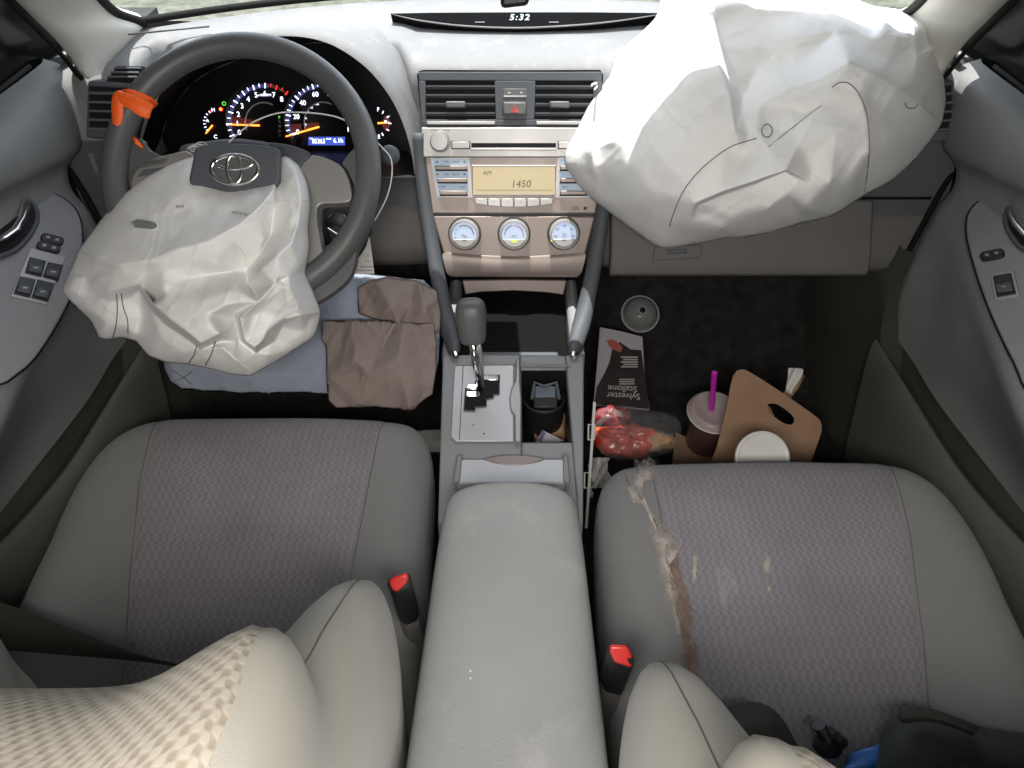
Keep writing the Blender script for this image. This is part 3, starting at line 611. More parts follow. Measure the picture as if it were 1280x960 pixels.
# radio
mb = MB(); mb.slabpx(S, [(540, 267.5), (744.5, 267.5), (747, 250), (751, 158.5), (526.5, 158.5), (533, 215)], -.004, .006); ra = mb.build('radio', MAT['silver_w'], dash, bevel=.003)
mb = MB(); mb.slabpx(S, [(529, 197), (750, 197), (751, 159.5), (527, 159.5)], .004, .0085); mb.build('upper_face', MAT['silver'], ra, bevel=.003)
mb = MB(); mb.lathe(S, S.hit(551, 177), [(.0165, .008), (.0165, .0095), (.0150, .0105)], 32); mb.build('knob_ring', MAT['silver'], ra, angle=40)
mb = MB(); mb.lathe(S, S.hit(550.5, 177), [(.0135, .009), (.0138, .018), (.0128, .0195), (.0, .0198)], 32); kn = mb.build('volume_knob', MAT['silver'], ra, angle=40)
for (x0, x1) in ((565.5, 587.5), (697.5, 720)):
    mb = MB(); mb.rectpx(S, x0, 177, x1, 185.6, .008, .0115); bt = mb.build('eject_button', MAT['silver'], ra, bevel=.001)
    mb = MB(); mb.rectpx(S, x0 - .8, 176.3, x1 + .8, 186.4, .0078, .0088); mb.build('button_gap', MAT['void'], bt)
mb = MB(); mb.rectpx(S, 589.5, 178.8, 694.5, 184.4, .008, .0091); cd = mb.build('disc_slot', MAT['void'], ra)
mb = MB(); mb.rectpx(S, 588.5, 185, 695.5, 188, .008, .0105); mb.build('slot_lip', MAT['silver'], cd, bevel=.001)
mb = MB(); mb.rectpx(S, 591.5, 207.5, 693.5, 242.5, .0055, .0078); ld = mb.build('radio_display', MAT['lcd'], ra)
mb = MB(); mb.tube([S.on(x, y, .0075) for x, y in ((591, 207), (694, 207), (694, 243), (591, 243))], .0012, 6, closed=True); mb.build('display_frame', MAT['silver'], ld, angle=30)
mb = MB(); mb.textpx('AM', S, 609, 216, .0095, .0082, shear=.15, ax='CENTER'); mb.textpx('1450', S, 651, 229.8, .0155, .0082, shear=.12, sx=1.05)
mb.rectpx(S, 596, 237.0, 690, 237.5, .0079, .0082); mb.build('digits', MAT['lcdink'], ld)
mb = MB(); mb.tube([S.on(597, 195.6, .006), S.on(742, 195.6, .006)], .001, 5); mb.tube([S.on(541, 197.5, .006), S.on(597, 195.6, .006)], .001, 5)
mb.build('face_seam', MAT['rubber'], ra)
for side_ in (0, 1):
    mx = (lambda x: x) if not side_ else (lambda x: 1284 - x)
    mb = MB(); mb.slabpx(S, [(mx(547), 246), (mx(591), 246.5), (mx(587), 197), (mx(539), 197)], .0055, .0068); kp_ = mb.build('key_panel', MAT['silver'], ra)
    mb = MB(); mb.slabpx(S, [(mx(548), 246), (mx(551), 246), (mx(543), 198), (mx(539.5), 198)], .0066, .0075); mb.build('edge_light', MAT['em_key'], kp_)
    mb = MB()
    for k, yy in enumerate((206, 221, 236.5)): mb.rectpx(S, mx(544 + 2.5 * k), yy - 5.5 - 2.0, mx(586), yy + 1.5, .0066, .0072)
    mb.build('key_light', MAT['em_key'], kp_)
    for k, yy in enumerate((207, 222.5, 238)):
        mb = MB(); mb.slabpx(S, [(mx(546 + 2.6 * k), yy + 5.2), (mx(584.5), yy + 5.2), (mx(584.5), yy - .2), (mx(544 + 2.6 * k), yy - .2)], .0068, .0115); mb.build('radio_key', MAT['silver_w'], kp_, bevel=.0014)
        mb = MB(); mb.slabpx(S, [(mx(545 + 2.6 * k), yy + 6.6), (mx(585), yy + 6.6), (mx(585), yy + 5.0), (mx(545 + 2.6 * k), yy + 5.0)], .0069, .0082); mb.build('key_shadow_gap', MAT['void'], kp_)
    mb = MB()
    if not side_:
        mb.textpx('TYPE · FOLDER', S, 565, 202.3, .0040, .0074); mb.textpx('SEEK · TRACK', S, 565, 217.8, .0040, .0074); mb.textpx('SCAN', S, 553, 233.3, .0040, .0074); mb.textpx('TEXT', S, 579, 233.6, .0040, .0074)
        for yy in (202, 217.5):
            for xx in (547, 581): mb.slabpx(S, [(xx - 1.7, yy + 1), (xx + 1.7, yy + 1), (xx, yy - 1.2)], .007, .0075)
    else:
        mb.textpx('FM1', S, 706, 233.6, .0044, .0074); mb.textpx('FM2', S, 729, 233.6, .0044, .0074); mb.textpx('AM', S, 715, 218, .0044, .0074); mb.textpx('DISC', S, 715, 202.3, .0044, .0074)
    mb.build('lettering', MAT['ink'], kp_)
mb = MB(); mb.textpx('POWER · VOLUME', S, 551, 163.2, .0036, .0092); mb.textpx('AUX', S, 720, 260, .004, .0065); mb.tube([S.on(x, y, .0065) for x, y in ((715, 258), (723, 258), (723, 261.8), (715, 261.8))], .0004, 4, closed=True); mb.lathe(S, S.hit(731, 260), [(.0028, .0062), (.0028, .0067)], 12); mb.build('lettering', MAT['ink'], ra)
for k in range(6):
    x0, x1 = 594 + k * 16.2, 594 + (k + 1) * 16.2 - .7; c = lambda x: 4.5 * (1 - ((x - 642.5) / 49) ** 2)
    mb = MB(); mb.slabpx(S, [(x0, 254 + c(x0)), (x1, 254 + c(x1)), (x1, 247.6), (x0, 247.6)], .005, .0092); pb = mb.build('preset_button', MAT['silver'], ra, bevel=.0009)
    mb = MB(); mb.textpx(str(k + 1), S, (x0 + x1) / 2, 252, .0036, .0094); mb.build('lettering', MAT['wheel'], pb)
# climate panel
mb = MB(); mb.slabpx(S, [(562.5, 345.5), (722.5, 346.5), (733, 312), (744, 269.5), (541, 269.5), (553, 312)], -.004, .006); cp = mb.build('climate_panel', MAT['silver_w'], dash, bevel=.003)
P = [(553, 314), (590, 317.5), (642, 320.5), (694, 318), (732, 314.5)]
mb = MB(); mb.grid([[S.on(x, y, .0058) for x, y in P], [S.on(x, y + 2.6, .0095) for x, y in P], [S.on(lerp(x, 642, .06), 341, .0085) for x, y in P], [S.on(lerp(x, 642, .09), 345, .0050) for x, y in P]]); mb.build('lower_lip', MAT['silver_w'], cp, angle=180, sub=1)
for k, (kx_, ky) in enumerate(((581.3, 291.7), (642.5, 291.8), (704.3, 291.4))):
    c = S.hit(kx_, ky)
    mb = MB(); mb.lathe(S, c, [(.0275, .0055), (.0272, .0085), (.0250, .0085), (.0250, .0045)], 40); kb = mb.build('climate_knob', MAT['black'], cp, angle=40)
    mb = MB(); mb.lathe(S, c, [(.0246, .005), (.0246, .019), (.0236, .0208), (.0212, .0212), (.0205, .0190)], 40, cap1=True); mb.build('knob_ring', MAT['silver'], kb, angle=40)
    pts = [(.0198 * math.cos(a), .0198 * math.sin(a)) for a in np.linspace(rd(-22), rd(202), 30)]
    mb = MB(); mb.slab(S, [(c[0] + x, c[1] + y) for x, y in pts], .0185, .0196); mb.build('lit_face', MAT['em_dial'], kb)
    pts = [(.0198 * math.cos(a), .0198 * math.sin(a)) for a in np.linspace(rd(202), rd(338), 20)]
    mb = MB(); mb.slab(S, [(c[0] + x, c[1] + y) for x, y in pts], .0185, .0212); mb.build('push_button', MAT['silver'], kb, bevel=.001)
    mb = MB()
    at = lambda r, a: (c[0] + r * math.cos(rd(a)), c[1] + r * math.sin(rd(a)))
    if k == 0:
        mb.tube([S.pt(*at(.0152, a), .0198) for a in range(120, -10, -10)], .0007, 5); [mb.lathe(S, at(.0152, a), [(.0009, .0192), (.0009, .0199)], 8) for a in (150, 172, 195)]
        mb.tube([S.pt(c[0] - .004 + .008 * t, c[1] - .002 + .0015 * math.sin(t * 6.3), .0198) for t in np.linspace(0, 1, 10)], .0005, 5)
    elif k == 1:
        mb.text('A/C', S, (c[0], c[1] - .0025), .0055, .0198); mb.tube([S.pt(*at(.0152, a), .0198) for a in range(180, 95, -8)], .0006, 5)
    else:
        for a in (90, 38, 142, 190, -10): mb.tube([S.pt(at(.0145, a)[0] + dx, at(.0145, a)[1] + dy, .0198) for dx, dy in ((-.002, .0015), (-.001, -.001), (.0015, -.001), (.002, .0015))], .0005, 5)
        mb.tube([S.pt(c[0] + dx, c[1] - .001 + dy, .0198) for dx, dy in ((-.0022, -.002), (.0022, -.002), (.0026, .002), (-.0026, .002))], .0004, 5, closed=True)
    mb.slab(S, [(c[0] - .003, c[1] - .0093), (c[0] + .003, c[1] - .0093), (c[0] + .003, c[1] - .0078), (c[0] - .003, c[1] - .0078)], .0205, .0216)
    mb.build('symbols', MAT['ink'], kb)
    if k == 1:
        mb = MB(); mb.tube([S.pt(*at(.0152, a), .0198) for a in range(85, -15, -8)], .0006, 5); mb.build('hot_arc', MAT['red'], kb)
        mb = MB(); mb.slab(S, [(c[0] - .0045, c[1] - .0122), (c[0] + .0045, c[1] - .0122), (c[0] + .0045, c[1] - .0078), (c[0] - .0045, c[1] - .0078)], .0205, .0219); mb.build('button_lamp', MAT['em_y'], kb, bevel=.0008)
    m0 = [(118, 115, 0), (110, 0, 0), (205, 0, 0)][k][0]
    mb = MB(); mb.lathe(S, at(.0232, m0), [(.0013, .020), (.0013, .0222)], 8); mb.build('pointer', MAT['em_y'] if k == 2 else MAT['cream'], kb)
# pocket under the stack with its lid edge
mb = MB(); PL = Pl(S.on(642, 357, -.004), (1, 0, 0), (0, .42, .9075))
arc_ = [(580, 361), (600, 358.6), (642, 357.2), (684, 359.2), (706, 362.5)]
mb.slabpx(PL, [(582, 367.5), (600, 364.6), (642, 362.8), (684, 365.2), (704, 368)] + [(708, 350), (642, 349), (578, 350)], -.012, .004); mb.build('pocket_lid', MAT['silver_w'], dash, bevel=.0015)
# curved trim blades either side of the stack, down to the console
for pts in ([(524, 166, 1.135), (527, 210, 1.115), (533, 260, 1.085), (541, 310, 1.05), (549, 355, 1.01), (558, 400, .955), (566, 430, .905), (569, 443, .878)], [(757, 200, 1.12), (755, 240, 1.10), (750, 285, 1.065), (743, 330, 1.03), (735, 370, .99), (727, 405, .945), (720, 430, .905), (717, 443, .878)]):
    P = curve([Y(*p) for p in pts], 5); n = len(P)
    mb = MB(); mb.tube(P, [interp(i / (n - 1), [0, .2, .7, .93, 1], [.0125, .0125, .0120, .0100, .0055]) for i in range(n)], 14, flat=1.25, up=(0, 1, .35)); tb_ = mb.build('trim_blade', MAT['dash_dark'], dash, angle=180)
    mb = MB(); mb.tube([P[-2], P[-1], P[-1] + (P[-1] - P[-4]).normalized() * .008], [.0068, .0066, .004], 10); mb.build('end_cap', MAT['chrome'], tb_, angle=60)
# ================================================================== steering wheel
TW = math.radians(44)
WC = D(305.5, 217, 1.025)
W = Pl(WC, (1, 0, 0), (0, math.sin(TW), math.cos(TW)))
sw = thing('steering_wheel', 'dark grey steering wheel with chrome oval emblem behind the limp airbag', 'steering wheel', tuple(WC))
RM, RT = .1745, .0168
mb = MB(); mb.tube([W.pt(RM * math.cos(a), RM * math.sin(a), .010) for a in np.linspace(0, 2 * math.pi, 97)[:-1]], RT, 16, closed=True, flat=1.12, up=tuple(W.n)); rim = mb.build('rim', MAT['wheel'], sw, angle=180)
# spokes: right one with a silver frame round the ignition window, left one with buttons
mb = MB(); mb.slabpx(W, round_px([(428, 206), (445, 186), (464, 180), (470, 215), (468, 262), (455, 300), (436, 330), (420, 336), (432, 300), (441, 268), (444, 238), (436, 216)], 3), -.012, .008); mb.build('right_spoke', MAT['wheel'], sw, bevel=.006, seg=3)
mb = MB(); mb.slabpx(W, round_px([(372, 204), (394, 197), (420, 205), (434, 217), (441, 238), (440, 254), (420, 257), (404, 258), (399, 266), (400, 285), (405, 310), (407, 326), (392, 338), (384, 345), (370, 300), (366, 240)], 3), -.012, .012); mb.build('spoke_trim', MAT['silver'], sw, bevel=.005, seg=3)
mb = MB(); mb.slabpx(W, round_px([(340, 182), (368, 186), (392, 196), (384, 206), (374, 216), (350, 214)], 3), -.010, .016); mb.build('upper_trim', MAT['wheel_d'], sw, bevel=.003)
mb = MB(); mb.slabpx(W, round_px([(384, 338), (398, 328), (408, 326), (420, 332), (438, 322), (447, 308), (440, 345), (410, 372), (380, 386), (362, 392), (366, 360)], 3), -.012, .008); mb.build('lower_spoke', MAT['wheel'], sw, bevel=.006, seg=3)
mb = MB(); mb.slabpx(W, round_px([(152, 215), (160, 180), (176, 172), (184, 184), (206, 196), (240, 196), (250, 250), (190, 275), (160, 300), (150, 260)], 3), -.014, .002); mb.build('left_spoke', MAT['wheel'], sw, bevel=.006, seg=3)
mb = MB(); mb.slabpx(W, round_px([(166, 232), (172, 216), (190, 202), (215, 195), (245, 194), (250, 240), (200, 262), (172, 256)], 3), .001, .011); lt = mb.build('left_trim', MAT['silver'], sw, bevel=.005, seg=3)
for yy in (0, 1):
    mb = MB(); mb.slabpx(W, [(180 - 4 * yy, 214 + 11 * yy), (212 - 4 * yy, 207 + 11 * yy), (216 - 4 * yy, 201 + 11 * yy), (190 - 5 * yy, 205 + 10.5 * yy)], .010, .0135); mb.build('wheel_button', MAT['wheel'], lt, bevel=.0015)
# hub block that carries the airbag, and the torn cover flap with the emblem
mb = MB(); mb.slabpx(W, round_px([(225, 180), (300, 172), (375, 190), (392, 230), (388, 300), (350, 345), (270, 350), (215, 310), (205, 230)], 3), -.055, .004); mb.build('hub', MAT['wheel_d'], sw, bevel=.008)
HF = Pl(W.on(293, 212, .062), (1, 0, 0), (0, .60, .80))
flap = round_px([(243, 184), (262, 179.5), (300, 179), (338, 183), (349, 188), (349, 210), (347, 231), (330, 235), (308, 240), (288, 241), (268, 236), (250, 232), (236, 229), (239, 206)], 3)
mb = MB(); mb.slabpx(HF, flap, -.011, .0); fl = mb.build('hub_cover', MAT['wheel_d'], sw, bevel=.004, seg=3)
ec = HF.hit(294.5, 212.5); ea = HF.hit(325, 212.5)[0] - ec[0]; eb = HF.hit(294.5, 193)[1] - ec[1]
def ell(cx, cy, rx, ry, h, n=40): return [HF.pt(cx + rx * math.cos(2 * math.pi * k / n), cy + ry * math.sin(2 * math.pi * k / n), h + .0015 * (1 - (2 * k / n - 1) ** 2)) for k in range(n)]
mb = MB(); mb.slab(HF, [(ec[0] + ea * 1.06 * math.cos(t), ec[1] + eb * 1.08 * math.sin(t)) for t in np.linspace(0, 2 * math.pi, 41)[:-1]], -.002, .0012); bs_ = mb.build('emblem_base', MAT['wheel'], fl, bevel=.0008)
mb = MB()
mb.tube(ell(*ec, ea * .95, eb * .94, .0022), .0026, 10, closed=True, flat=.75, up=tuple(HF.n))
mb.tube(ell(ec[0], ec[1] + eb * .02, ea * .29, eb * .92, .0036), .0022, 10, closed=True, flat=.75, up=tuple(HF.n))
mb.tube(ell(ec[0], ec[1] + eb * .44, ea * .74, eb * .42, .0030), .0024, 10, closed=True, flat=.75, up=tuple(HF.n))
mb.build('emblem', MAT['emblem'], fl, angle=180)
# steering column shroud, stalk, ignition, keys
colm = thing('steering_column', 'dark steering column cover with ignition and wiper stalk behind the wheel', 'steering column', tuple(W.pt(0, 0, -.1)))
mb = MB(); mb.loft([[W.pt(k * a, k * b - .012, h) for a, b in ((-.07, -.03), (-.06, .035), (-.03, .055), (.03, .055), (.062, .035), (.085, -.02), (.085, -.06), (.05, -.085), (-.05, -.085))] for k, h in ((1, -.06), (1.1, -.12), (1.25, -.26))]); mb.build('shroud', MAT['black'], colm, bevel=.006, sub=0)
mb = MB(); a = D(440, 200, 1.10); b = D(487, 194, 1.09); mb.tube([a, lerp(a, b, .6), b], [.008, .0075, .0075], 10); stk = mb.build('wiper_stalk', MAT['black'], colm)
mb = MB(); KP = Pl(b, (1, 0, 0), (0, .5, .86)); mb.lathe(KP, (0, 0), [(.006, -.016), (.0125, -.012), (.0145, -.004), (.0145, .004), (.012, .011), (.007, .0135), (0, .0140)], 20); mb.build('stalk_knob', MAT['wheel_d'], stk, angle=180)
IG = Pl(D(428, 290, 1.095), (1, 0, 0), (0, .35, .93))
mb = MB(); mb.slabpx(IG, round_px([(398, 262), (420, 254), (450, 262), (458, 300), (440, 330), (408, 330), (398, 300)], 3), -.05, -.006); mb.build('ignition_housing', MAT['black'], colm, bevel=.004)
mb = MB(); mb.lathe(IG, IG.hit(424, 279), [(.019, -.006), (.0185, .006), (.014, .009)], 24); ig = mb.build('ignition_switch', MAT['black'], colm, angle=40)
mb = MB(); q = IG.hit(424, 279); mb.tube([IG.pt(q[0] + .0165 * math.cos(t), q[1] + .0165 * math.sin(t), .009) for t in np.linspace(rd(20), rd(200), 14)], .0009, 6); mb.build('bright_edge', MAT['chrome'], ig)
ky = thing('ignition_key', 'key with dark head and chrome blade in the ignition, seen through the wheel spoke', 'key', tuple(IG.on(431, 283, .01)))
mb = MB(); mb.slabpx(IG, round_px([(412, 282), (422, 279), (433, 287), (437, 300), (425, 306), (416, 296)], 3), .010, .022); mb.build('key_head', MAT['black'], ky, bevel=.003)
mb = MB(); mb.tube([IG.on(414, 282, .022), IG.on(424, 288, .026), IG.on(435, 293, .024)], [.0018, .0026, .0018], 8, flat=.7); mb.tube([IG.on(405, 307, .012), IG.on(418, 300.5, .014)], .0016, 7); mb.tube([IG.pt(IG.hit(428, 300)[0] + .009 * math.cos(t), IG.hit(428, 300)[1] + .009 * math.sin(t), .016) for t in np.linspace(0, 6.28, 22)], .0008, 6); mb.build('key_blade', MAT['chrome'], ky)
# white paper tag below the column
TG = Pl(D(455, 322, 1.135), (1, .1, 0), (0, .2, 1))
mb = MB(); mb.slabpx(TG, [(440, 342), (468, 342), (465, 318), (462, 296), (448, 300)], 0, .0006); tg = mb.build('paper_tag', MAT['paper'], None, org=TG.o); tag(tg, 'small white printed paper tag hanging below the steering column', 'tag')
mb = MB(); mb.rectpx(TG, 450, 333, 467, 333.7, .0007, .001); mb.textpx('11', TG, 459, 326, .007, .001); mb.textpx('2', TG, 460, 319, .006, .001); mb.rectpx(TG, 446, 337.2, 466, 337.8, .0007, .001); mb.build('print', MAT['ink'], tg)
# orange tape on the rim
ot = thing('orange_tape', 'bright orange tape knotted round the left of the steering wheel rim', 'tape', tuple(W.pt(RM * math.cos(rd(152)), RM * math.sin(rd(152)), .01)))
def wrap(a0, a1, r, tilt):
    rows = []
    for k in range(26):
        th = rd(-160 + k * 300 / 25); row = []
        for u in np.linspace(0, 1, 9):
            a = rd(lerp(a0, a1, u) + tilt * math.cos(th)); rr = r + .0010 * math.sin(u * 9 + k * .6) + .0008 * math.sin(k * 1.3)
            c = W.pt(RM * math.cos(a), RM * math.sin(a), .010); o = W.u * math.cos(a) + W.v * math.sin(a)
            row.append(c - o * rr * math.cos(th) + W.n * rr * 1.1 * math.sin(th))
        rows.append(row)
    return rows
mb = MB(); mb.grid(wrap(143.5, 152.5, .0195, -3.0)); mb.build('wrapped_band', MAT['orange'], ot, angle=180, solid=.0012)
TP = Pl(W.on(152, 130, .034), (1, 0, 0), (0, .6, .8))
def ribbon(px, wpx, hs, pl): 
    rows = []
    for (x, y), (wx, wy), h in zip(px, wpx, hs): rows.append([pl.on(x + wx * u, y + wy * u, h + .003 * (1 - u * u)) for u in np.linspace(-1, 1, 7)])
    return rows
mb = MB(); mb.grid(ribbon([(160, 122), (154, 118), (149, 122), (148, 135), (146, 150), (142, 165), (138, 180)], [(3, 6), (4, 5), (7, 3), (8.5, 2), (7, 1), (4, 1), (1, 0)], [.004, .006, .005, .002, -.002, -.006, -.012], TP)); mb.build('hanging_tail', MAT['orange'], ot, angle=180, solid=.001, sub=1)
mb = MB(); mb.grid(ribbon([(152, 124), (160, 126), (172, 133), (184, 138), (190, 140)], [(2, 7), (2, 9), (1, 12), (-2, 11), (-3, 8)], [.006, .007, .006, .003, -.002], TP)); mb.build('folded_end', MAT['orange'], ot, angle=180, solid=.001, sub=1)
mb = MB(); mb.tube([W.on(174, 176, .016), W.on(180, 184, .018), W.on(185, 189, .014)], [.002, .0035, .0015], 8, flat=.5); mb.build('lower_end', MAT['orange'], ot, angle=180)
# white cord looping from the hub over to the stalk
wc_ = curve([D(352, 184, .985), D(356, 176, 1.0), D(357, 168, 1.02)], 4)
mb = MB(); mb.tube(curve([D(286, 178, 1.00), D(300, 165, 1.02), D(320, 151, 1.035), D(347, 141.5, 1.05), D(375, 140.5, 1.055), D(405, 143, 1.06), D(428, 149, 1.06), D(450, 163, 1.07), D(467, 174, 1.075), D(478, 185, 1.072), D(487, 195, 1.068), D(490, 207, 1.07), D(489, 225, 1.075), D(484, 245, 1.08), D(475, 264, 1.085), D(468, 276, 1.09)], 6), .00105, 7)
tag(mb.build('white_string', MAT['thread'], None, org=D(286, 178, 1.0), angle=180), 'thin white string looping from the wheel hub past the gauges to the stalk', 'string')

# ================================================================== crumpled cloth
def crumple(P, outline, ridges, inner, d0, levels=4, relax=5, roll=.03, rollR=26, thick=.10, fine=.0013, wrinkles=(), seed=0, org=None, keep=.55, gain=1.0, soft=.0):
    """facets drawn by their folds in the plane of the cloth, relaxed into fabric; (x, y, h cm) -> real points"""
    pts = {}; order = []
    def idx(p):
        k = (round(p[0], 1), round(p[1], 1))
        if k not in pts: pts[k] = (len(order), p[2] if len(p) > 2 else 2.0); order.append(k)
        return pts[k][0]
    oi = [idx(p) for p in outline]; ed = []
    for r in ridges:
        ii = [idx(p) for p in r]; ed += list(zip(ii[:-1], ii[1:]))
    for p in inner: idx(p)
    h0 = [pts[k][1] * gain for k in order]
    vs, es, fs, ov, oe, of = delaunay_2d_cdt([V(k) for k in order], ed, [oi], 1, 1e-4)
    hh = []
    for v, o in zip(vs, ov):
        if len(o): hh.append(h0[o[0]])
        else:
            w = [(1 / ((v[0] - k[0]) ** 2 + (v[1] - k[1]) ** 2 + 1e-6), h) for k, h in zip(order, h0)]; hh.append(sum(a * b for a, b in w) / sum(a for a, b in w))
    rset = set(tuple(sorted(e)) for e in ed)
    bm = bmesh.new(); el = bm.edges.layers.float.new('rg'); bv = [bm.verts.new((v[0], v[1], h)) for v, h in zip(vs, hh)]
    for f in fs:
        try: bm.faces.new([bv[i] for i in f])
        except ValueError: pass
    isl = []; todo = set(bm.faces)
    while todo:
        st_ = [todo.pop()]; grp = list(st_)
        while st_:
            f = st_.pop()
            for e in f.edges:
                for g in e.link_faces:
                    if g in todo: todo.discard(g); st_.append(g); grp.append(g)
        isl.append(grp)
    isl.sort(key=lambda g: -sum(f.calc_area() for f in g))
    for g in isl[1:]: bmesh.ops.delete(bm, geom=g, context='FACES')
    inv = {}
    for i, o in enumerate(ov):
        for q in o: inv[q] = i
    rid = set(tuple(sorted((inv[a], inv[b]))) for a, b in rset if a in inv and b in inv)
    for e in bm.edges:
        if tuple(sorted((e.verts[0].index, e.verts[1].index))) in rid: e[el] = 1
    for v in [v for v in bm.verts if not v.link_faces]: bm.verts.remove(v)
    for _ in range(levels):
        old = set(bm.verts); bmesh.ops.subdivide_edges(bm, edges=bm.edges[:], cuts=1, use_grid_fill=True)
    bmesh.ops.triangulate(bm, faces=bm.faces[:])
    bm.verts.index_update(); bm.verts.ensure_lookup_table()
    A = np.array([v.co[:] for v in bm.verts]); E = np.array([[e.verts[0].index, e.verts[1].index] for e in bm.edges])
    bd = np.array([any(e.is_boundary for e in v.link_edges) for v in bm.verts])
    F = [[v.index for v in f.verts] for f in bm.faces]
    # sharpness: distance of every vertex to the nearest ridge
    segs = [(order[a], order[b]) for a, b in ed]
    def segdist(A, segs):
        dm = np.full(len(A), 1e9)
        for a, b in segs:
            a = np.array(a[:2]); b = np.array(b[:2]); ab = b - a; t = np.clip(((A[:, :2] - a) @ ab) / (ab @ ab + 1e-9), 0, 1); q = a + t[:, None] * ab
            dm = np.minimum(dm, np.hypot(*(A[:, :2] - q).T))
        return dm
    dr_ = segdist(A, segs) if segs else np.full(len(A), 1e9)
    wt = 1 - keep * np.exp(-(dr_ / 4.0) ** 2)
    BE = np.array([[e.verts[0].index, e.verts[1].index] for e in bm.edges if e.is_boundary])
    nE = np.bincount(E.ravel(), minlength=len(A)).astype(float); nB = np.maximum(np.bincount(BE.ravel(), minlength=len(A)), 1).astype(float)
    bm.free()
    for it in range(relax * (2 ** (levels - 3)) ** 2):
        S_ = np.zeros_like(A); np.add.at(S_, E[:, 0], A[E[:, 1]]); np.add.at(S_, E[:, 1], A[E[:, 0]])
        N_ = A + (S_ / nE[:, None] - A) * (.6 * wt)[:, None]
        T_ = np.zeros_like(A); np.add.at(T_, BE[:, 0], A[BE[:, 1]]); np.add.at(T_, BE[:, 1], A[BE[:, 0]])
        B_ = A + (T_ / nB[:, None] - A) * .45
        A = np.where(bd[:, None], B_, N_)
    oseg = [(A[a][:2], A[b][:2]) for a, b in BE]
    de = segdist(A, oseg[::1])
    H = A[:, 2].copy()
    for poly, amp, wid in wrinkles:      # amp in cm, narrow soft folds
        best = np.full(len(A), 1e9); par = np.zeros(len(A)); ns = len(poly) - 1
        for si, (a, b) in enumerate(zip(poly[:-1], poly[1:])):
            a = np.array(a[:2]); b = np.array(b[:2]); ab = b - a; t = np.clip(((A[:, :2] - a) @ ab) / (ab @ ab), 0, 1); dd = np.hypot(*(A[:, :2] - (a + t[:, None] * ab)).T)
            par = np.where(dd < best, (si + t) / ns, par); best = np.minimum(best, dd)
        H += amp * np.sin(np.pi * np.clip(par, 0, 1)) ** .8 * np.exp(-(best / (wid * 1.25)) ** 2)
    for i in range(len(A)):
        x, y = A[i, 0], A[i, 1]
        H[i] += 100 * fine * (mnoise.fractal((x / 26, y / 26, seed), 1.0, 2.0, 4) + .7 * (1 - abs(mnoise.noise((x / 48 + 9, y / 30, seed + 5)))) ** 4)
    if soft:     # slack creases running across the cloth in two directions
        for i in range(len(A)):
            x, y = A[i, 0], A[i, 1]; w1 = mnoise.noise((x / 90, y / 90, seed + 20)) * 30; ca = math.cos(.6 + w1 / 60)
            r1 = (1 - abs(mnoise.noise(((x * .8 + y * .6 + w1) / 20, (y * .8 - x * .6) / 85, seed + 11)))) ** 7; r2 = (1 - abs(mnoise.noise(((x * .5 - y * .85 + w1) / 24, (y * .5 + x * .85) / 95, seed + 31)))) ** 7
            H[i] += 100 * soft * (r1 + .8 * r2 - .5)
    q = 1 - np.clip(de / rollR, 0, 1)
    d = np.array([d0(a[0], a[1]) for a in A]) - H / 100 + roll * (1 - np.sqrt(np.clip(1 - q * q, 0, 1)))
    back = d + thick * np.sqrt(np.clip(1 - (1 - np.clip(de / 90, 0, 1)) ** 2, 0, 1))
    front = [D(a[0], a[1], dd) for a, dd in zip(A, d)]
    bk = [D(a[0], a[1], dd) for a, dd in zip(A, back)]
    mb = MB(); n = len(front); mp_ = {i: (i if bd[i] else None) for i in range(n)}; vs_ = list(front); ids = []
    for i in range(n):
        if bd[i]: ids.append(i)
        else: ids.append(len(vs_)); vs_.append(bk[i])
    mb.add(vs_, F + [[ids[i] for i in f][::-1] for f in F])
    kd = KDTree(n)
    for i in range(n): kd.insert((A[i, 0], A[i, 1], 0), i)
    kd.balance()
    def samp(px, py, off=.0):
        w = 0; s = 0
        for co, i, dist in kd.find_n((px, py, 0), 4): k = 1 / (dist + .05); w += k; s += k * d[i]
        return D(px, py, s / w - off)
    return mb, samp
def Q(ox, oy, k):
    return lambda L: [(ox + p[0] / k, oy + p[1] / k) + tuple(p[2:]) for p in L]
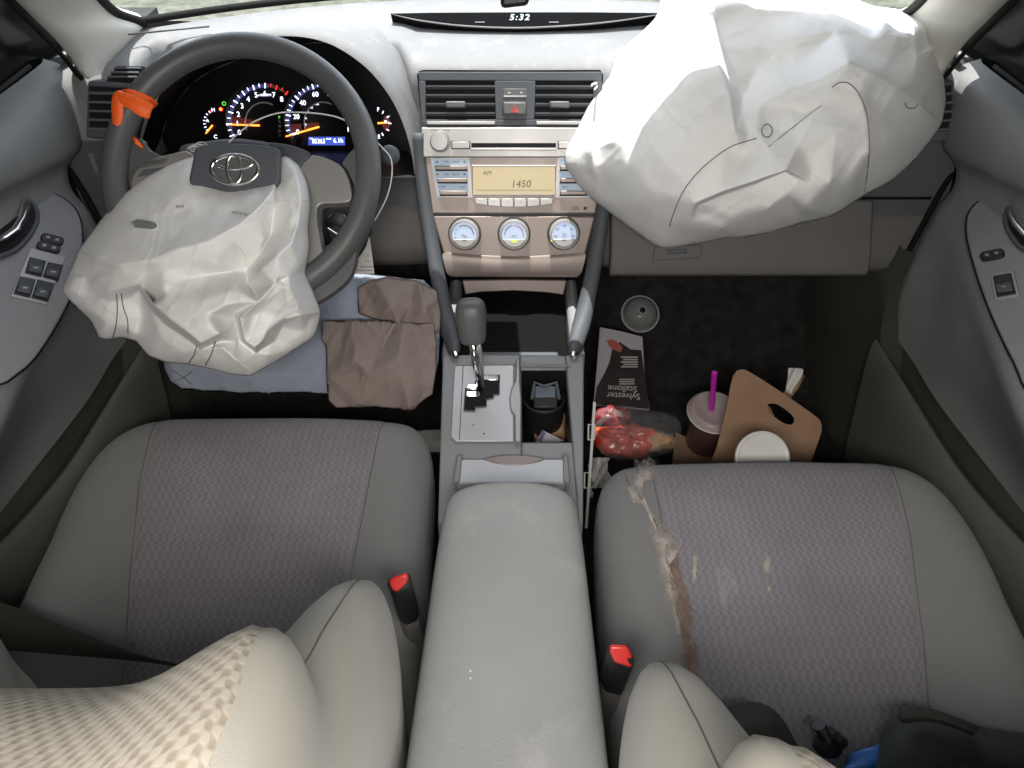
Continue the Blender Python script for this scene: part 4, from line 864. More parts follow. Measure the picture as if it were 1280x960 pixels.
# bag cloth with a faint pink smear
def bagmat():
    m = MAT['bag']; n = m.node_tree.nodes; l = m.node_tree.links; b = n['Principled BSDF']
    src = b.inputs['Base Color'].links[0].from_socket
    for centre, rad, col, st in ((D(228, 310, .93), (.05, .02, .02), (.75, .38, .33), .45), (D(395, 285, .95), (.012, .01, .01), (.6, .5, .4), .4)):
        tc = n.new('ShaderNodeNewGeometry'); vm = n.new('ShaderNodeVectorMath'); vm.operation = 'SUBTRACT'; vm.inputs[1].default_value = centre; l.new(tc.outputs['Position'], vm.inputs[0])
        dv_ = n.new('ShaderNodeVectorMath'); dv_.operation = 'DIVIDE'; dv_.inputs[1].default_value = rad; l.new(vm.outputs[0], dv_.inputs[0])
        ln = n.new('ShaderNodeVectorMath'); ln.operation = 'LENGTH'; l.new(dv_.outputs[0], ln.inputs[0])
        no = n.new('ShaderNodeTexNoise'); no.inputs['Scale'].default_value = 60; no.inputs['Detail'].default_value = 6; l.new(tc.outputs['Position'], no.inputs['Vector'])
        ad = n.new('ShaderNodeMath'); ad.operation = 'ADD'; l.new(ln.outputs['Value'], ad.inputs[0]); l.new(no.outputs['Fac'], ad.inputs[1])
        mr = n.new('ShaderNodeMapRange'); mr.inputs[1].default_value = .7; mr.inputs[2].default_value = 1.35; mr.inputs[3].default_value = st; mr.inputs[4].default_value = 0; l.new(ad.outputs[0], mr.inputs[0])
        mx = n.new('ShaderNodeMix'); mx.data_type = 'RGBA'; l.new(mr.outputs[0], mx.inputs[0]); l.new(src, mx.inputs[6]); mx.inputs[7].default_value = (*col, 1); src = mx.outputs[2]
    l.new(src, b.inputs['Base Color'])
bagmat()
# ---- driver airbag
q1 = Q(60, 160, 3.0)
outl = q1([(640, 190, 1.5), (640, 110, 1), (535, 100, 1), (430, 140, 1), (350, 190, 1.5), (260, 265, 2), (200, 340, 2), (127, 440, 3), (113, 458, 3), (80, 540, 2), (52, 610, 2), (100, 665, 1), (160, 720, 0), (190, 785, 0), (215, 795, 0), (280, 785, 0), (330, 800, 0), (375, 855, 1), (440, 880, 1), (520, 885, 1.5), (600, 900, 2), (690, 925, 2), (760, 930, 2), (830, 890, 1), (920, 835, 1), (1000, 780, .5), (1025, 690, 1), (990, 600, 2), (965, 540, 2), (980, 450, 3), (976, 380, 3), (986, 280, 3), (975, 210, 3), (945, 140, 2.5), (900, 95, 1.5), (875, 85, 1.5), (868, 120, 2.5), (862, 180, 3), (858, 190, 3)] )
rid = [q1(r) for r in (
    [(127, 440, 3), (190, 480, 6.2), (270, 512, 8), (380, 495, 8.8), (480, 455, 9.2), (600, 425, 9.2), (720, 360, 8.6), (790, 300, 8.0), (845, 232, 6.2)],
    [(350, 592, 6.0), (400, 665, 7.6), (455, 715, 8.4), (520, 762, 8.6), (572, 806, 8.0), (640, 772, 8.8), (720, 715, 9.0), (790, 650, 9.4), (850, 585, 9.8), (905, 555, 8.6)],
    [(340, 610, 3.4), (392, 690, 3.6), (450, 745, 4.0), (520, 790, 4.6), (575, 832, 5.0), (650, 800, 5.2)],
    [(500, 566, 6.8), (600, 550, 5.6), (690, 538, 5.0), (742, 536, 4.0), (750, 590, 5.0)],
    [(742, 536, 4.0), (790, 480, 5.4), (835, 400, 4.6), (850, 300, 4.6), (862, 182, 3)],
    [(750, 590, 9.0), (800, 530, 9.4), (860, 478, 9.4), (915, 430, 8.8), (940, 350, 7.4), (948, 260, 6.8), (930, 165, 5.0), (900, 95, 1.5)],
    [(700, 690, 6.2), (740, 800, 7.2), (775, 822, 7.4), (800, 800, 7.0), (822, 760, 6.4)],
    [(700, 720, 4.2), (720, 800, 3.0), (780, 845, 3.4), (850, 800, 2.4), (880, 745, 3.2)],
    [(880, 716, 6.6), (950, 704, 5.6), (1025, 690, 1)],
    [(650, 822, 6.4), (710, 872, 5.8), (768, 926, 2.4)],
    [(860, 560, 9.8), (905, 600, 9.2), (935, 650, 7.4), (920, 690, 6.2)],
    [(230, 612, 5.4), (330, 588, 6.6)],
)]
inn = q1([(600, 215, 3), (700, 240, 3.4), (800, 225, 4), (480, 250, 4.6), (560, 300, 5), (380, 280, 4), (300, 330, 4.4), (240, 400, 4.8), (420, 340, 5.4), (420, 410, 7), (330, 430, 6.8), (560, 360, 6.4), (700, 310, 6), (640, 280, 4.6), (150, 560, 3.8), (250, 560, 6.4), (200, 520, 5.6), (430, 545, 8.2), (540, 500, 8.2), (640, 470, 8.2), (700, 430, 7.6), (640, 515, 7.2), (440, 620, 8.0), (540, 650, 8.6), (640, 620, 8.8), (700, 600, 8.8), (600, 700, 9.0), (680, 660, 9.2), (560, 740, 9.0), (180, 640, 3.2), (240, 650, 3.4), (300, 640, 3.0), (350, 690, 1.6), (300, 740, 2.2), (390, 650, 2.0), (220, 730, 2.6), (180, 700, 2.4), (420, 790, 3.8), (500, 840, 4.0), (590, 860, 4.4), (660, 880, 4.0), (700, 800, 4.4), (830, 850, 3.2), (900, 780, 2.2), (960, 760, 1.6), (980, 720, 2.0), (800, 690, 7), (840, 640, 8.6), (960, 620, 4.4), (940, 520, 6.4), (960, 440, 4.8), (880, 400, 6.8), (890, 300, 6.0), (900, 200, 5.0), (810, 420, 6.4), (800, 360, 6.6), (770, 700, 7.2), (100, 560, 3.4), (90, 620, 2.6)])
d0 = lambda x, y: 1.043 - (y - 187) / 283 * .035 - .02 * math.exp(-((x - 250) / 130) ** 2)
wr = [(q1([(125, 470), (190, 500), (260, 522)]), .5, 3.5), (q1([(690, 430), (725, 470), (745, 500)]), -.7, 2.2), (q1([(880, 560), (905, 660)]), -.4, 3), (q1([(300, 360), (390, 380), (480, 360)]), .25, 7), (q1([(500, 190), (530, 260), (560, 330)]), .3, 6), (q1([(760, 595), (790, 650)]), -.6, 2.5), (q1([(900, 240), (915, 330), (890, 420)]), .5, 4), (q1([(965, 290), (955, 400), (930, 480)]), -.4, 4), (q1([(300, 545), (420, 535), (560, 525)]), -.3, 6), (q1([(440, 640), (560, 600), (700, 570)]), -.25, 6), (q1([(250, 440), (340, 470), (440, 440)]), .22, 5), (q1([(600, 300), (700, 285), (800, 250)]), .35, 5), (q1([(150, 590), (210, 560), (300, 555)]), .4, 5)]
mbag, samp = crumple(None, outl, rid, inn, d0, levels=4, relax=4, roll=.022, rollR=14, thick=.06, wrinkles=wr, seed=3, keep=.85, gain=1.4, soft=.0013, fine=.0009)
da = thing('driver_airbag', 'crumpled white driver airbag spilling from the steering wheel hub', 'airbag', tuple(D(294, 250, 1.0)))
mbag.build('airbag_cloth', MAT['bag'], da, angle=180, recalc=True)
def stitch(name, parent, samp, lines, r=.0007, mat='stitch', off=.0006):
    mb = MB()
    for ln in lines: mb.tube([samp(x, y, off) for x, y in round_px(ln, 8)], r, 5)
    return mb.build(name, MAT[mat], parent, angle=180)
st2 = lambda L: [(p[0], p[1]) for p in q1(L)]
stitch('stitching', da, samp, [st2(l) for l in ([(257, 622), (260, 680), (255, 740), (243, 785)], [(275, 620), (282, 670), (298, 720), (300, 770)], [(558, 815), (548, 850), (528, 880)], [(628, 800), (612, 850), (590, 890)])])
stitch('seam', da, samp, [st2(l) for l in ([(115, 458), (185, 492), (262, 522)], [(700, 432), (735, 480), (745, 520)], [(985, 272), (880, 275), (800, 280)], [(1022, 692), (950, 700), (890, 716)], [(750, 590), (775, 640)])], r=.0006, mat='thread')
hp = round_px([(163, 277), (172, 273.5), (184, 275), (194, 278), (197, 283), (192, 287), (180, 286), (168, 285)], 4)
mb = MB(); c = (180, 280.5); rings = [[samp(c[0] + (x - c[0]) * k, c[1] + (y - c[1]) * k, .0009 - .0002 * (k < .9)) for x, y in hp] for k in (1, .8, .45, .05)]; mb.loft(rings, False, True); mb.build('vent_hole', M('vent_grey', (.24, .26, .25), .8), da, angle=180)
stitch('vent_edge', da, samp, [hp + hp[:1]], r=.0009, mat='thread')
mb = MB()
def printed(mb, s, x0, y0, x1, y1, size, samp):
    a, b = samp(x0, y0, .0012), samp(x1, y1, .0012); u = (b - a).normalized(); r = ray((x0 + x1) / 2, (y0 + y1) / 2).normalized()
    nrm = (samp(x0, y0 - 6) - samp(x0, y0 + 6)).normalized()
    pl = Pl((a + b) / 2, u, nrm); mb.text(s, pl, (0, 0), size, .0012, sx=(b - a).length / (size * .58 * len(s)))
printed(mb, '40024-06J', 287, 265.5, 314, 270, .0068, samp); printed(mb, '88', 219, 259.5, 232, 258.5, .006, samp)
mb.build('printed_code', M('grey_ink', (.22, .22, .22), .8, bump=0), da)
mb = MB()
for k in range(7):
    random.seed(40 + k); cx, cy = 246 + random.uniform(-7, 9), 185 + random.uniform(-3, 3); r = random.uniform(5, 11); a0 = random.uniform(0, 6); sq = random.uniform(.4, .8)
    mb.tube([D(cx + r * math.cos(a0 + t * 4.6) + 3 * t, cy + r * sq * math.sin(a0 + t * 4.6), .978 + .006 * math.sin(3 * t + k)) for t in np.linspace(0, 1, 22)], .00055, 5)
mb.build('frayed_threads', MAT['thread'], da, angle=180)

# ---- passenger airbag
q2 = Q(700, 0, 2.4615)
outl = q2([(320, -60, 3), (300, 50, 2.5), (250, 100, 2), (180, 160, 1.5), (150, 240, 1), (90, 310, 1), (50, 400, 1), (12, 470, 0), (15, 510, 0), (60, 575, 0), (120, 630, 0), (200, 690, 0), (310, 768, 0), (420, 750, 0), (510, 730, 1), (560, 732, 1), (650, 715, 1), (750, 685, 1), (840, 665, 1), (930, 605, 1), (1020, 560, 1), (1100, 485, 1), (1175, 385, 1), (1190, 300, 1), (1185, 230, 1), (1160, 150, 1), (1145, 120, 1), (1135, 75, 1), (1090, 40, 1), (1040, 28, 1), (960, 18, 1.5), (915, 0, 2), (880, -60, 3), (600, -110, 4)])
rid = [q2(r) for r in (
    [(560, 328, 10.8), (620, 318, 12), (710, 272, 13.4), (810, 240, 14.6), (888, 188, 17), (960, 222, 15.6), (1040, 272, 12.8), (1110, 325, 8.6), (1175, 385, 1)],
    [(430, 30, 12.5), (462, 120, 13.6), (500, 220, 14.6), (525, 300, 15.2), (540, 402, 15.2)],
    [(540, 402, 15.2), (470, 385, 14.6), (400, 362, 13.6), (320, 365, 12.4), (240, 385, 10.4), (170, 430, 8.0), (100, 462, 5)],
    [(478, 60, 10.6), (508, 150, 10.6), (548, 250, 10.6), (562, 310, 10.4)],
    [(566, 366, 12.4), (604, 400, 13.4), (640, 452, 14.4), (695, 523, 15.6)],
    [(695, 523, 15.6), (600, 556, 14.6), (500, 588, 13.6), (415, 625, 12.4)],
    [(695, 528, 12.6), (600, 566, 12.0), (500, 600, 11.2), (425, 632, 10.6)],
    [(640, 452, 14.4), (720, 390, 13.2), (805, 325, 14.0)],
    [(695, 523, 15.6), (730, 450, 14.2), (805, 325, 14.0)],
    [(888, 188, 17), (850, 256, 14.9), (880, 256, 15.2), (920, 290, 14.8), (945, 370, 14.2), (950, 470, 13.0), (930, 605, 1)],
    [(90, 310, 1), (110, 440, 4.6), (100, 520, 4.0), (120, 630, 0)],
    [(475, 640, 10), (495, 700, 7.4), (510, 730, 1)],
    [(560, 732, 1), (640, 640, 10.6), (660, 600, 11.6)],
    [(840, 665, 1), (830, 560, 12.8), (850, 420, 14.6)],
    [(1040, 110, 10.2), (1060, 160, 9.2), (1100, 168, 8.2), (1155, 148, 3)],
    [(645, 150, 9.8), (740, 120, 11.2), (850, 98, 11.2), (960, 120, 11.2), (1040, 110, 10.2)],
)]
inn = q2([(380, 150, 13), (330, 250, 12.6), (250, 300, 10.5), (200, 340, 8.6), (150, 380, 6.6), (420, 260, 14.6), (460, 320, 15), (215, 335, 8), (300, 480, 11.6), (420, 450, 13.4), (500, 450, 13.8), (220, 520, 8.8), (160, 520, 6.0), (580, 250, 9.2), (620, 200, 9.4), (700, 190, 10), (760, 180, 10.6), (640, 60, 9.4), (850, 50, 10.4), (1000, 70, 10.4), (760, 40, 10), (600, 0, 10), (640, 395, 12.2), (680, 410, 12), (760, 350, 12.6), (700, 330, 12.0), (560, 480, 12.8), (580, 420, 13.2), (700, 600, 11.6), (770, 560, 12.4), (760, 480, 13.2), (760, 640, 9.6), (560, 660, 9.4), (400, 690, 7.6), (330, 700, 5.4), (380, 560, 12.4), (300, 600, 9.8), (240, 620, 7), (420, 520, 13), (900, 450, 13.6), (890, 560, 10.6), (1010, 450, 10.4), (1000, 340, 12.4), (1080, 410, 7.4), (960, 300, 13.4), (1010, 190, 11.4), (1090, 240, 9.8), (1140, 260, 6), (1130, 330, 5.6), (940, 160, 12.0), (1100, 90, 8.0), (1120, 200, 7)])
d0 = lambda x, y: 1.182 - (y / 312) * .045
wr = [(q2([(80, 400), (95, 470), (110, 560)]), .8, 5), (q2([(600, 330), (720, 300), (840, 250)]), .4, 4), (q2([(650, 135), (760, 130), (930, 98)]), -.35, 4), (q2([(240, 430), (260, 560), (300, 640)]), .3, 9), (q2([(360, 400), (380, 520)]), .3, 8), (q2([(680, 640), (700, 560)]), .35, 7), (q2([(760, 650), (790, 540)]), .3, 7), (q2([(990, 430), (1080, 360)]), .3, 8), (q2([(870, 450), (860, 560)]), -.4, 8), (q2([(1040, 200), (1120, 300)]), .25, 8), (q2([(840, 120), (900, 80), (1000, 60)]), .3, 8), (q2([(480, 640), (560, 690)]), .4, 5), (q2([(400, 650), (480, 660)]), -.4, 5)]
mbag, samp2 = crumple(None, outl, rid, inn, d0, levels=4, relax=5, roll=.03, rollR=16, thick=.12, wrinkles=wr, seed=8, keep=.94, gain=1.42, soft=.0009, fine=.0008)
pa = thing('passenger_airbag', 'large crumpled white airbag draped over the passenger side of the dashboard', 'airbag', tuple(D(945, 200, 1.1)))
mbag.build('airbag_cloth', MAT['bag'], pa, angle=180)
s2 = lambda L: [(p[0], p[1]) for p in q2(L)]
stitch('stitching', pa, samp2, [s2(l) for l in ([(337, 697), (352, 650), (385, 580), (440, 515), (520, 455), (605, 425)], [(642, 452), (720, 390), (804, 325)], [(838, 268), (862, 254), (892, 258), (920, 290), (943, 350), (951, 430), (948, 510), (937, 590)])], r=.0007)
cm = q2([(637, 402)])[0]; stitch('printed_circle', pa, samp2, [[(cm[0] + 6.6 * math.cos(a), cm[1] + 8.2 * math.sin(a)) for a in np.linspace(0, 2 * math.pi, 14)]], r=.0007)
stitch('faint_mark', pa, samp2, [s2([(1062, 318), (1070, 332), (1090, 332), (1102, 320)])], r=.0007, mat='wheel')
mb = MB(); mb.tube([samp2(748, 104), D(741, 105, 1.09), D(739, 108, 1.09)], .0016, 6); mb.tube([samp2(748, 106), D(743, 112, 1.09)], .0014, 6); mb.build('frayed_threads', MAT['thread'], pa, angle=180)
# ================================================================== centre console
con = thing('center_console', 'grey center console with padded armrest, gear plate and cup holder well', 'console', (0, .55, .05))
ZT = .338
xl, xr = Z(565, 505, ZT).x - .012, .112
wx0, wx1 = Z(651, 505, ZT).x, Z(712, 505, ZT).x
wy0, wy1 = Z(680, 552, ZT).y, Z(680, 461, ZT).y
mb = MB()
def wall(x0b, x1b, x0t, x1t, y0, y1, z0, z1): mb.prism([(x0b, y0, z0), (x1b, y0, z0), (x1b, y1, z0), (x0b, y1, z0)], [(x0t, y0, z1), (x1t, y0, z1), (x1t, y1, z1), (x0t, y1, z1)])
mb.prism([(-.100, .56, .05), (wx0, .56, .05), (wx0, .885, .05), (-.116, .885, .05)], [(-.093, .56, ZT), (wx0, .56, ZT), (wx0, .885, ZT), (-.109, .885, ZT)])
mb.prism([(wx1, .56, .05), (.096, .56, .05), (.119, .885, .05), (wx1, .885, .05)], [(wx1, .56, ZT), (.089, .56, ZT), (.1135, .885, ZT), (wx1, .885, ZT)])
wall(wx0, wx1, wx0, wx1, .56, wy0, .05, ZT - .0015); wall(wx0, wx1, wx0, wx1, wy1, .885, .05, ZT - .0015)
mb.build('body', MAT['cons'], con, bevel=.006)
mb = MB(); wall(-.118, -.086, -.112, -.088, .887, 1.10, .05, .335); mb.build('side_wall', MAT['cons'], con, bevel=.008); mb = MB(); wall(.092, .122, .094, .116, .887, 1.10, .05, .335); mb.build('side_wall', MAT['cons'], con, bevel=.008)
mb = MB(); mb.box((-.086, .887, .06), (.092, 1.16, .318)); mb.box((-.11, 1.16, .06), (.11, 1.18, .42)); pkf = mb.build('storage_pocket', MAT['pocket'], con, bevel=.003)
mb = MB(); mb.prism([Z(583, 452, .322), Z(700, 452, .322), Z(697, 440, .322), Z(588, 440, .322)], [Z(583, 452, .328), Z(700, 452, .328), Z(697, 440, .328), Z(588, 440, .328)]); mb.build('pocket_mat', MAT['wheel_d'], pkf, bevel=.002)
mb = MB(); mb.box((wx0 - .001, wy0 - .001, .235), (wx1 + .001, wy1 + .001, .245)); 
for (a, b) in (((wx0 - .002, wy0, .24), (wx0 + .0015, wy1, ZT - .003)), ((wx1 - .0015, wy0, .24), (wx1 + .002, wy1, ZT - .003)), ((wx0, wy0 - .002, .24), (wx1, wy0 + .0015, ZT - .003)), ((wx0, wy1 - .0015, .24), (wx1, wy1 + .002, ZT - .003))): mb.box(a, b)
well = mb.build('cup_holder_well', MAT['black'], con)
# rim ridge, ring cups and spring block in the well
mb = MB(); cx = (wx0 + wx1) / 2; CPl = Pl((cx, wy1 - .036, .25), (1, 0, 0), (0, 1, 0)); mb.lathe(CPl, (0, 0), [(.031, 0), (.033, .06), (.030, .062), (.027, .01), (.0, .008)], 30); mb.build('cup_ring', MAT['black'], well, angle=40)
SB = Pl(Z(682, 495, .318), (1, 0, 0), (0, .85, .5))
mb = MB(); mb.slabpx(SB, [(667, 511), (697, 511), (699, 478), (690, 484), (672, 484), (665, 478)], -.03, .002); sb_ = mb.build('spring_block', MAT['black'], con, bevel=.003)
mb = MB(); mb.rectpx(SB, 669, 483.5, 694, 497.5, .001, .004); mb.build('block_face', M('blue_grey_face', (.12, .15, .20), .35), sb_, bevel=.001)
mb = MB(); mb.tube([SB.on(665, 500, .004), SB.on(668, 480, .008), SB.on(680, 485, .008), SB.on(695, 480, .008), SB.on(699, 500, .004)], .003, 8); mb.build('clip_edge', MAT['wheel_d'], sb_)
# silver sliding divider
mb = MB(); mb.prism(*[[Z(x, y, z) for x, y in ((651.5, 552), (643.5, 552), (643, 520), (638, 512), (636.5, 500), (638.5, 487), (644, 476), (645.5, 448), (649.5, 448), (650, 476), (652, 500))] for z in (ZT - .002, ZT + .008)]); mb.build('sliding_divider', MAT['silver'], con, bevel=.002)
# gear plate
GPl = Pl((0, .78, ZT + .001), (1, 0, 0), (0, 1, 0))
mb = MB(); mb.slabpx(GPl, round_px([(642, 553), (600, 553), (570, 553), (564, 548), (566, 500), (568.5, 459), (600, 458.5), (642, 458)], 1), 0, .003); gp_ = mb.build('gear_plate', MAT['plate'], con, bevel=.001)
mb = MB(); mb.slabpx(GPl, [(574, 552), (574.8, 552), (579.5, 459), (578.7, 459)], .003, .0034); mb.build('plate_seam', MAT['rubber'], gp_)
gate = [(580, 516), (594, 516.5), (594, 512), (608, 511), (608, 502), (617, 500), (617, 496), (624, 495.5), (624.5, 471.5), (603, 471.5), (602, 476), (594, 479), (594, 487), (582, 488)]
mb = MB(); mb.slabpx(GPl, gate, .0025, .0042); ga = mb.build('gear_gate', MAT['void'], gp_)
mb = MB(); mb.tube([GPl.on(x, y, .0045) for x, y in gate], .0008, 5, closed=True); mb.build('gate_edge', MAT['wheel'], ga)
mb = MB(); mb.slabpx(GPl, [(604, 478.5), (623, 478.5), (623, 472.5), (604, 472.5)], .004, .0062); mb.slabpx(GPl, [(583, 493), (596, 493), (600, 487), (585, 487)], .005, .012); mb.slabpx(GPl, [(583, 501), (600, 500), (600, 494), (583, 494)], .004, .009); mb.build('gate_slider', MAT['chrome'], ga, bevel=.0012)
mb = MB(); mb.tube([GPl.on(x, y, .001) for x, y in ((570, 457), (600, 456.3), (643, 456), (714, 457.5))], .0016, 6); mb.build('front_edge', MAT['silver'], con)
for (px, py, r) in ((605, 544, .0011), (592, 533, .0008)):
    mb = MB(); mb.lathe(GPl, GPl.hit(px, py), [(r * 1.3, .0031), (r, .0036)], 9); mb.build('speck', MAT['rubber'], gp_)
# little tray in front of the armrest
TPl = Pl(Z(640, 587, .352), (1, 0, 0), (0, 1, -.12))
mb = MB(); mb.slabpx(TPl, [(570, 604), (710, 604), (707, 573.5), (575, 573.5)], -.012, .0); tr = mb.build('tray_lid', MAT['plate'], con, bevel=.002)
mb = MB(); mb.slabpx(TPl, [(567, 604), (574.5, 604), (578, 571), (571.5, 571)], -.012, .0045); mb.build('tray_frame', MAT['cons'], con, bevel=.002); mb = MB(); mb.slabpx(TPl, [(704, 604), (712, 604), (710, 571), (703.5, 571)], -.012, .0045); mb.build('tray_frame', MAT['cons'], con, bevel=.002)
mb = MB(); mb.slabpx(TPl, round_px([(604, 574.8), (620, 571.2), (642, 569.6), (664, 571.2), (680, 574.8), (664, 579.5), (642, 581.5), (620, 579.5)], 3), -.004, .0016); mb.build('thumb_recess', MAT['silver_w'], tr, bevel=.0012)
# armrest lid
def aring(y, w, zt, th, cx=-.004, inset=0.0):
    pts = []
    for k in range(36):
        a = 2 * math.pi * k / 36; c, s_ = math.cos(a), math.sin(a); e = .42
        x = (w - inset) * math.copysign(abs(c) ** e, c); z = (th / 2 - inset * .6) * math.copysign(abs(s_) ** .62, s_)
        crown = .006 * (1 - (x / w) ** 2)
        pts.append((cx + x, y - (.010 * (x / w) ** 2 if y > .5 else 0), zt - th / 2 + z + (crown if z > 0 else 0)))
    return pts
sec = [(.545, .045, .428, .030, .02), (.546, .062, .434, .036, .006), (.543, .070, .4385, .043, .0), (.535, .0745, .441, .048, 0), (.51, .0775, .443, .052, 0), (.44, .0805, .4445, .054, 0), (.34, .084, .4445, .054, 0), (.24, .088, .444, .054, 0), (.12, .0905, .443, .054, 0), (-.02, .092, .442, .054, 0), (-.15, .092, .44, .054, 0)]
mb = MB(); mb.loft([aring(y, w, zt, th, -.001 - .010 * (.546 - y), ins) for y, w, zt, th, ins in sec]); mb.build('armrest_lid', MAT['arm'], con, angle=180, sub=1)
mb = MB(); mb.prism([(-.10, -.15, .05), (.085, -.15, .05), (.085, .556, .05), (-.092, .556, .05)], [(-.088, -.15, .398), (.078, -.15, .398), (.070, .535, .398), (-.074, .535, .398)]); mb.build('storage_bin', MAT['dash_low'], con, bevel=.008)
for px, py in ((588, 838), (588, 847)):
    q_ = Z(px, py, .4515); mb = MB(); mb.lathe(Pl(q_, (1, 0, 0), (0, 1, 0)), (0, 0), [(.0011, -.0012), (.0009, .0002), (.0003, .0004)], 8); mb.build('speck', MAT['cream'], [o for o in con.children if o.name.startswith('armrest_lid')][0])
# gear lever
gl_ = thing('gear_lever', 'dark grey gear lever with chrome shaft standing in the silver plate', 'gear lever', tuple(Z(600, 487, ZT)))
b0 = Z(601, 487, ZT + .004); b1 = Z(591, 425, .432); b2 = Z(588, 383, .478)
mb = MB(); mb.tube([b0, lerp(b0, b1, .5) + V((-.002, 0, 0)), b1], [.0058, .0068, .0092], 12, flat=.75); mb.build('shaft', MAT['chrome'], gl_, angle=180)
mb = MB(); mb.tube([b0 + V((.004, -.001, .006)), lerp(b0, b1, .75) + V((.008, -.002, 0)), b1 + V((.008, -.002, 0))], [.002, .0035, .0035], 8); mb.build('release_rod', MAT['silver'], gl_, angle=180)
ax = (b2 - b1).normalized(); KQ = Pl(b1, (1, 0, 0), ax.cross(V((1, 0, 0))) * -1)
nrm = ax; uu = V((1, 0, 0)); uu = (uu - ax * uu.dot(ax)).normalized(); vv = ax.cross(uu)
def kring(h, rx, ry, sh=0): return [b1 + ax * h + uu * (rx * math.copysign(abs(math.cos(t)) ** .75, math.cos(t))) + vv * (ry * math.copysign(abs(math.sin(t)) ** .75, math.sin(t)) + sh) for t in np.linspace(0, 2 * math.pi, 25)[:-1]]
mb = MB(); mb.loft([kring(-.004, .012, .012), kring(-.003, .0175, .017), kring(.006, .0195, .019), kring(.028, .0215, .022), kring(.042, .0220, .0225), kring(.052, .0205, .0205), kring(.058, .016, .0155), kring(.0605, .008, .008)]); kb_ = mb.build('knob', MAT['wheel'], gl_, angle=180, sub=1)

# things lying in the well
CW = Pl(Z(685, 530, .262), (1, 0, 0), (0, .9, .25))
mb = MB(); rows = [[CW.on(x, y, .004 * math.sin(x * .3 + y * .2)) for x in np.linspace(668, 706, 9)] for y in np.linspace(516, 552, 8)]; mb.grid(rows); tag(mb.build('paper_scrap', MAT['tanp'], None, org=CW.o, solid=.002, angle=60), 'crumpled brown paper lying in the cup holder well', 'paper scrap')
mb = MB(); CW2 = Pl(Z(690, 545, .285), (1, 0, 0), (0, .9, .3)); mb.slabpx(CW2, [(670, 553), (698, 553), (705, 551), (678, 538)], 0, .001); wc2 = mb.build('card_slip', MAT['magwhite'], None, org=CW2.o); tag(wc2, 'pale card slip with a purple stripe stuck in the cup holder well', 'card')
mb = MB(); mb.slabpx(CW2, [(672, 551), (677, 552), (682, 542), (678, 538.5)], .0012, .0018); mb.build('stripe', M('purple_print', (.10, .07, .16), .6), wc2)

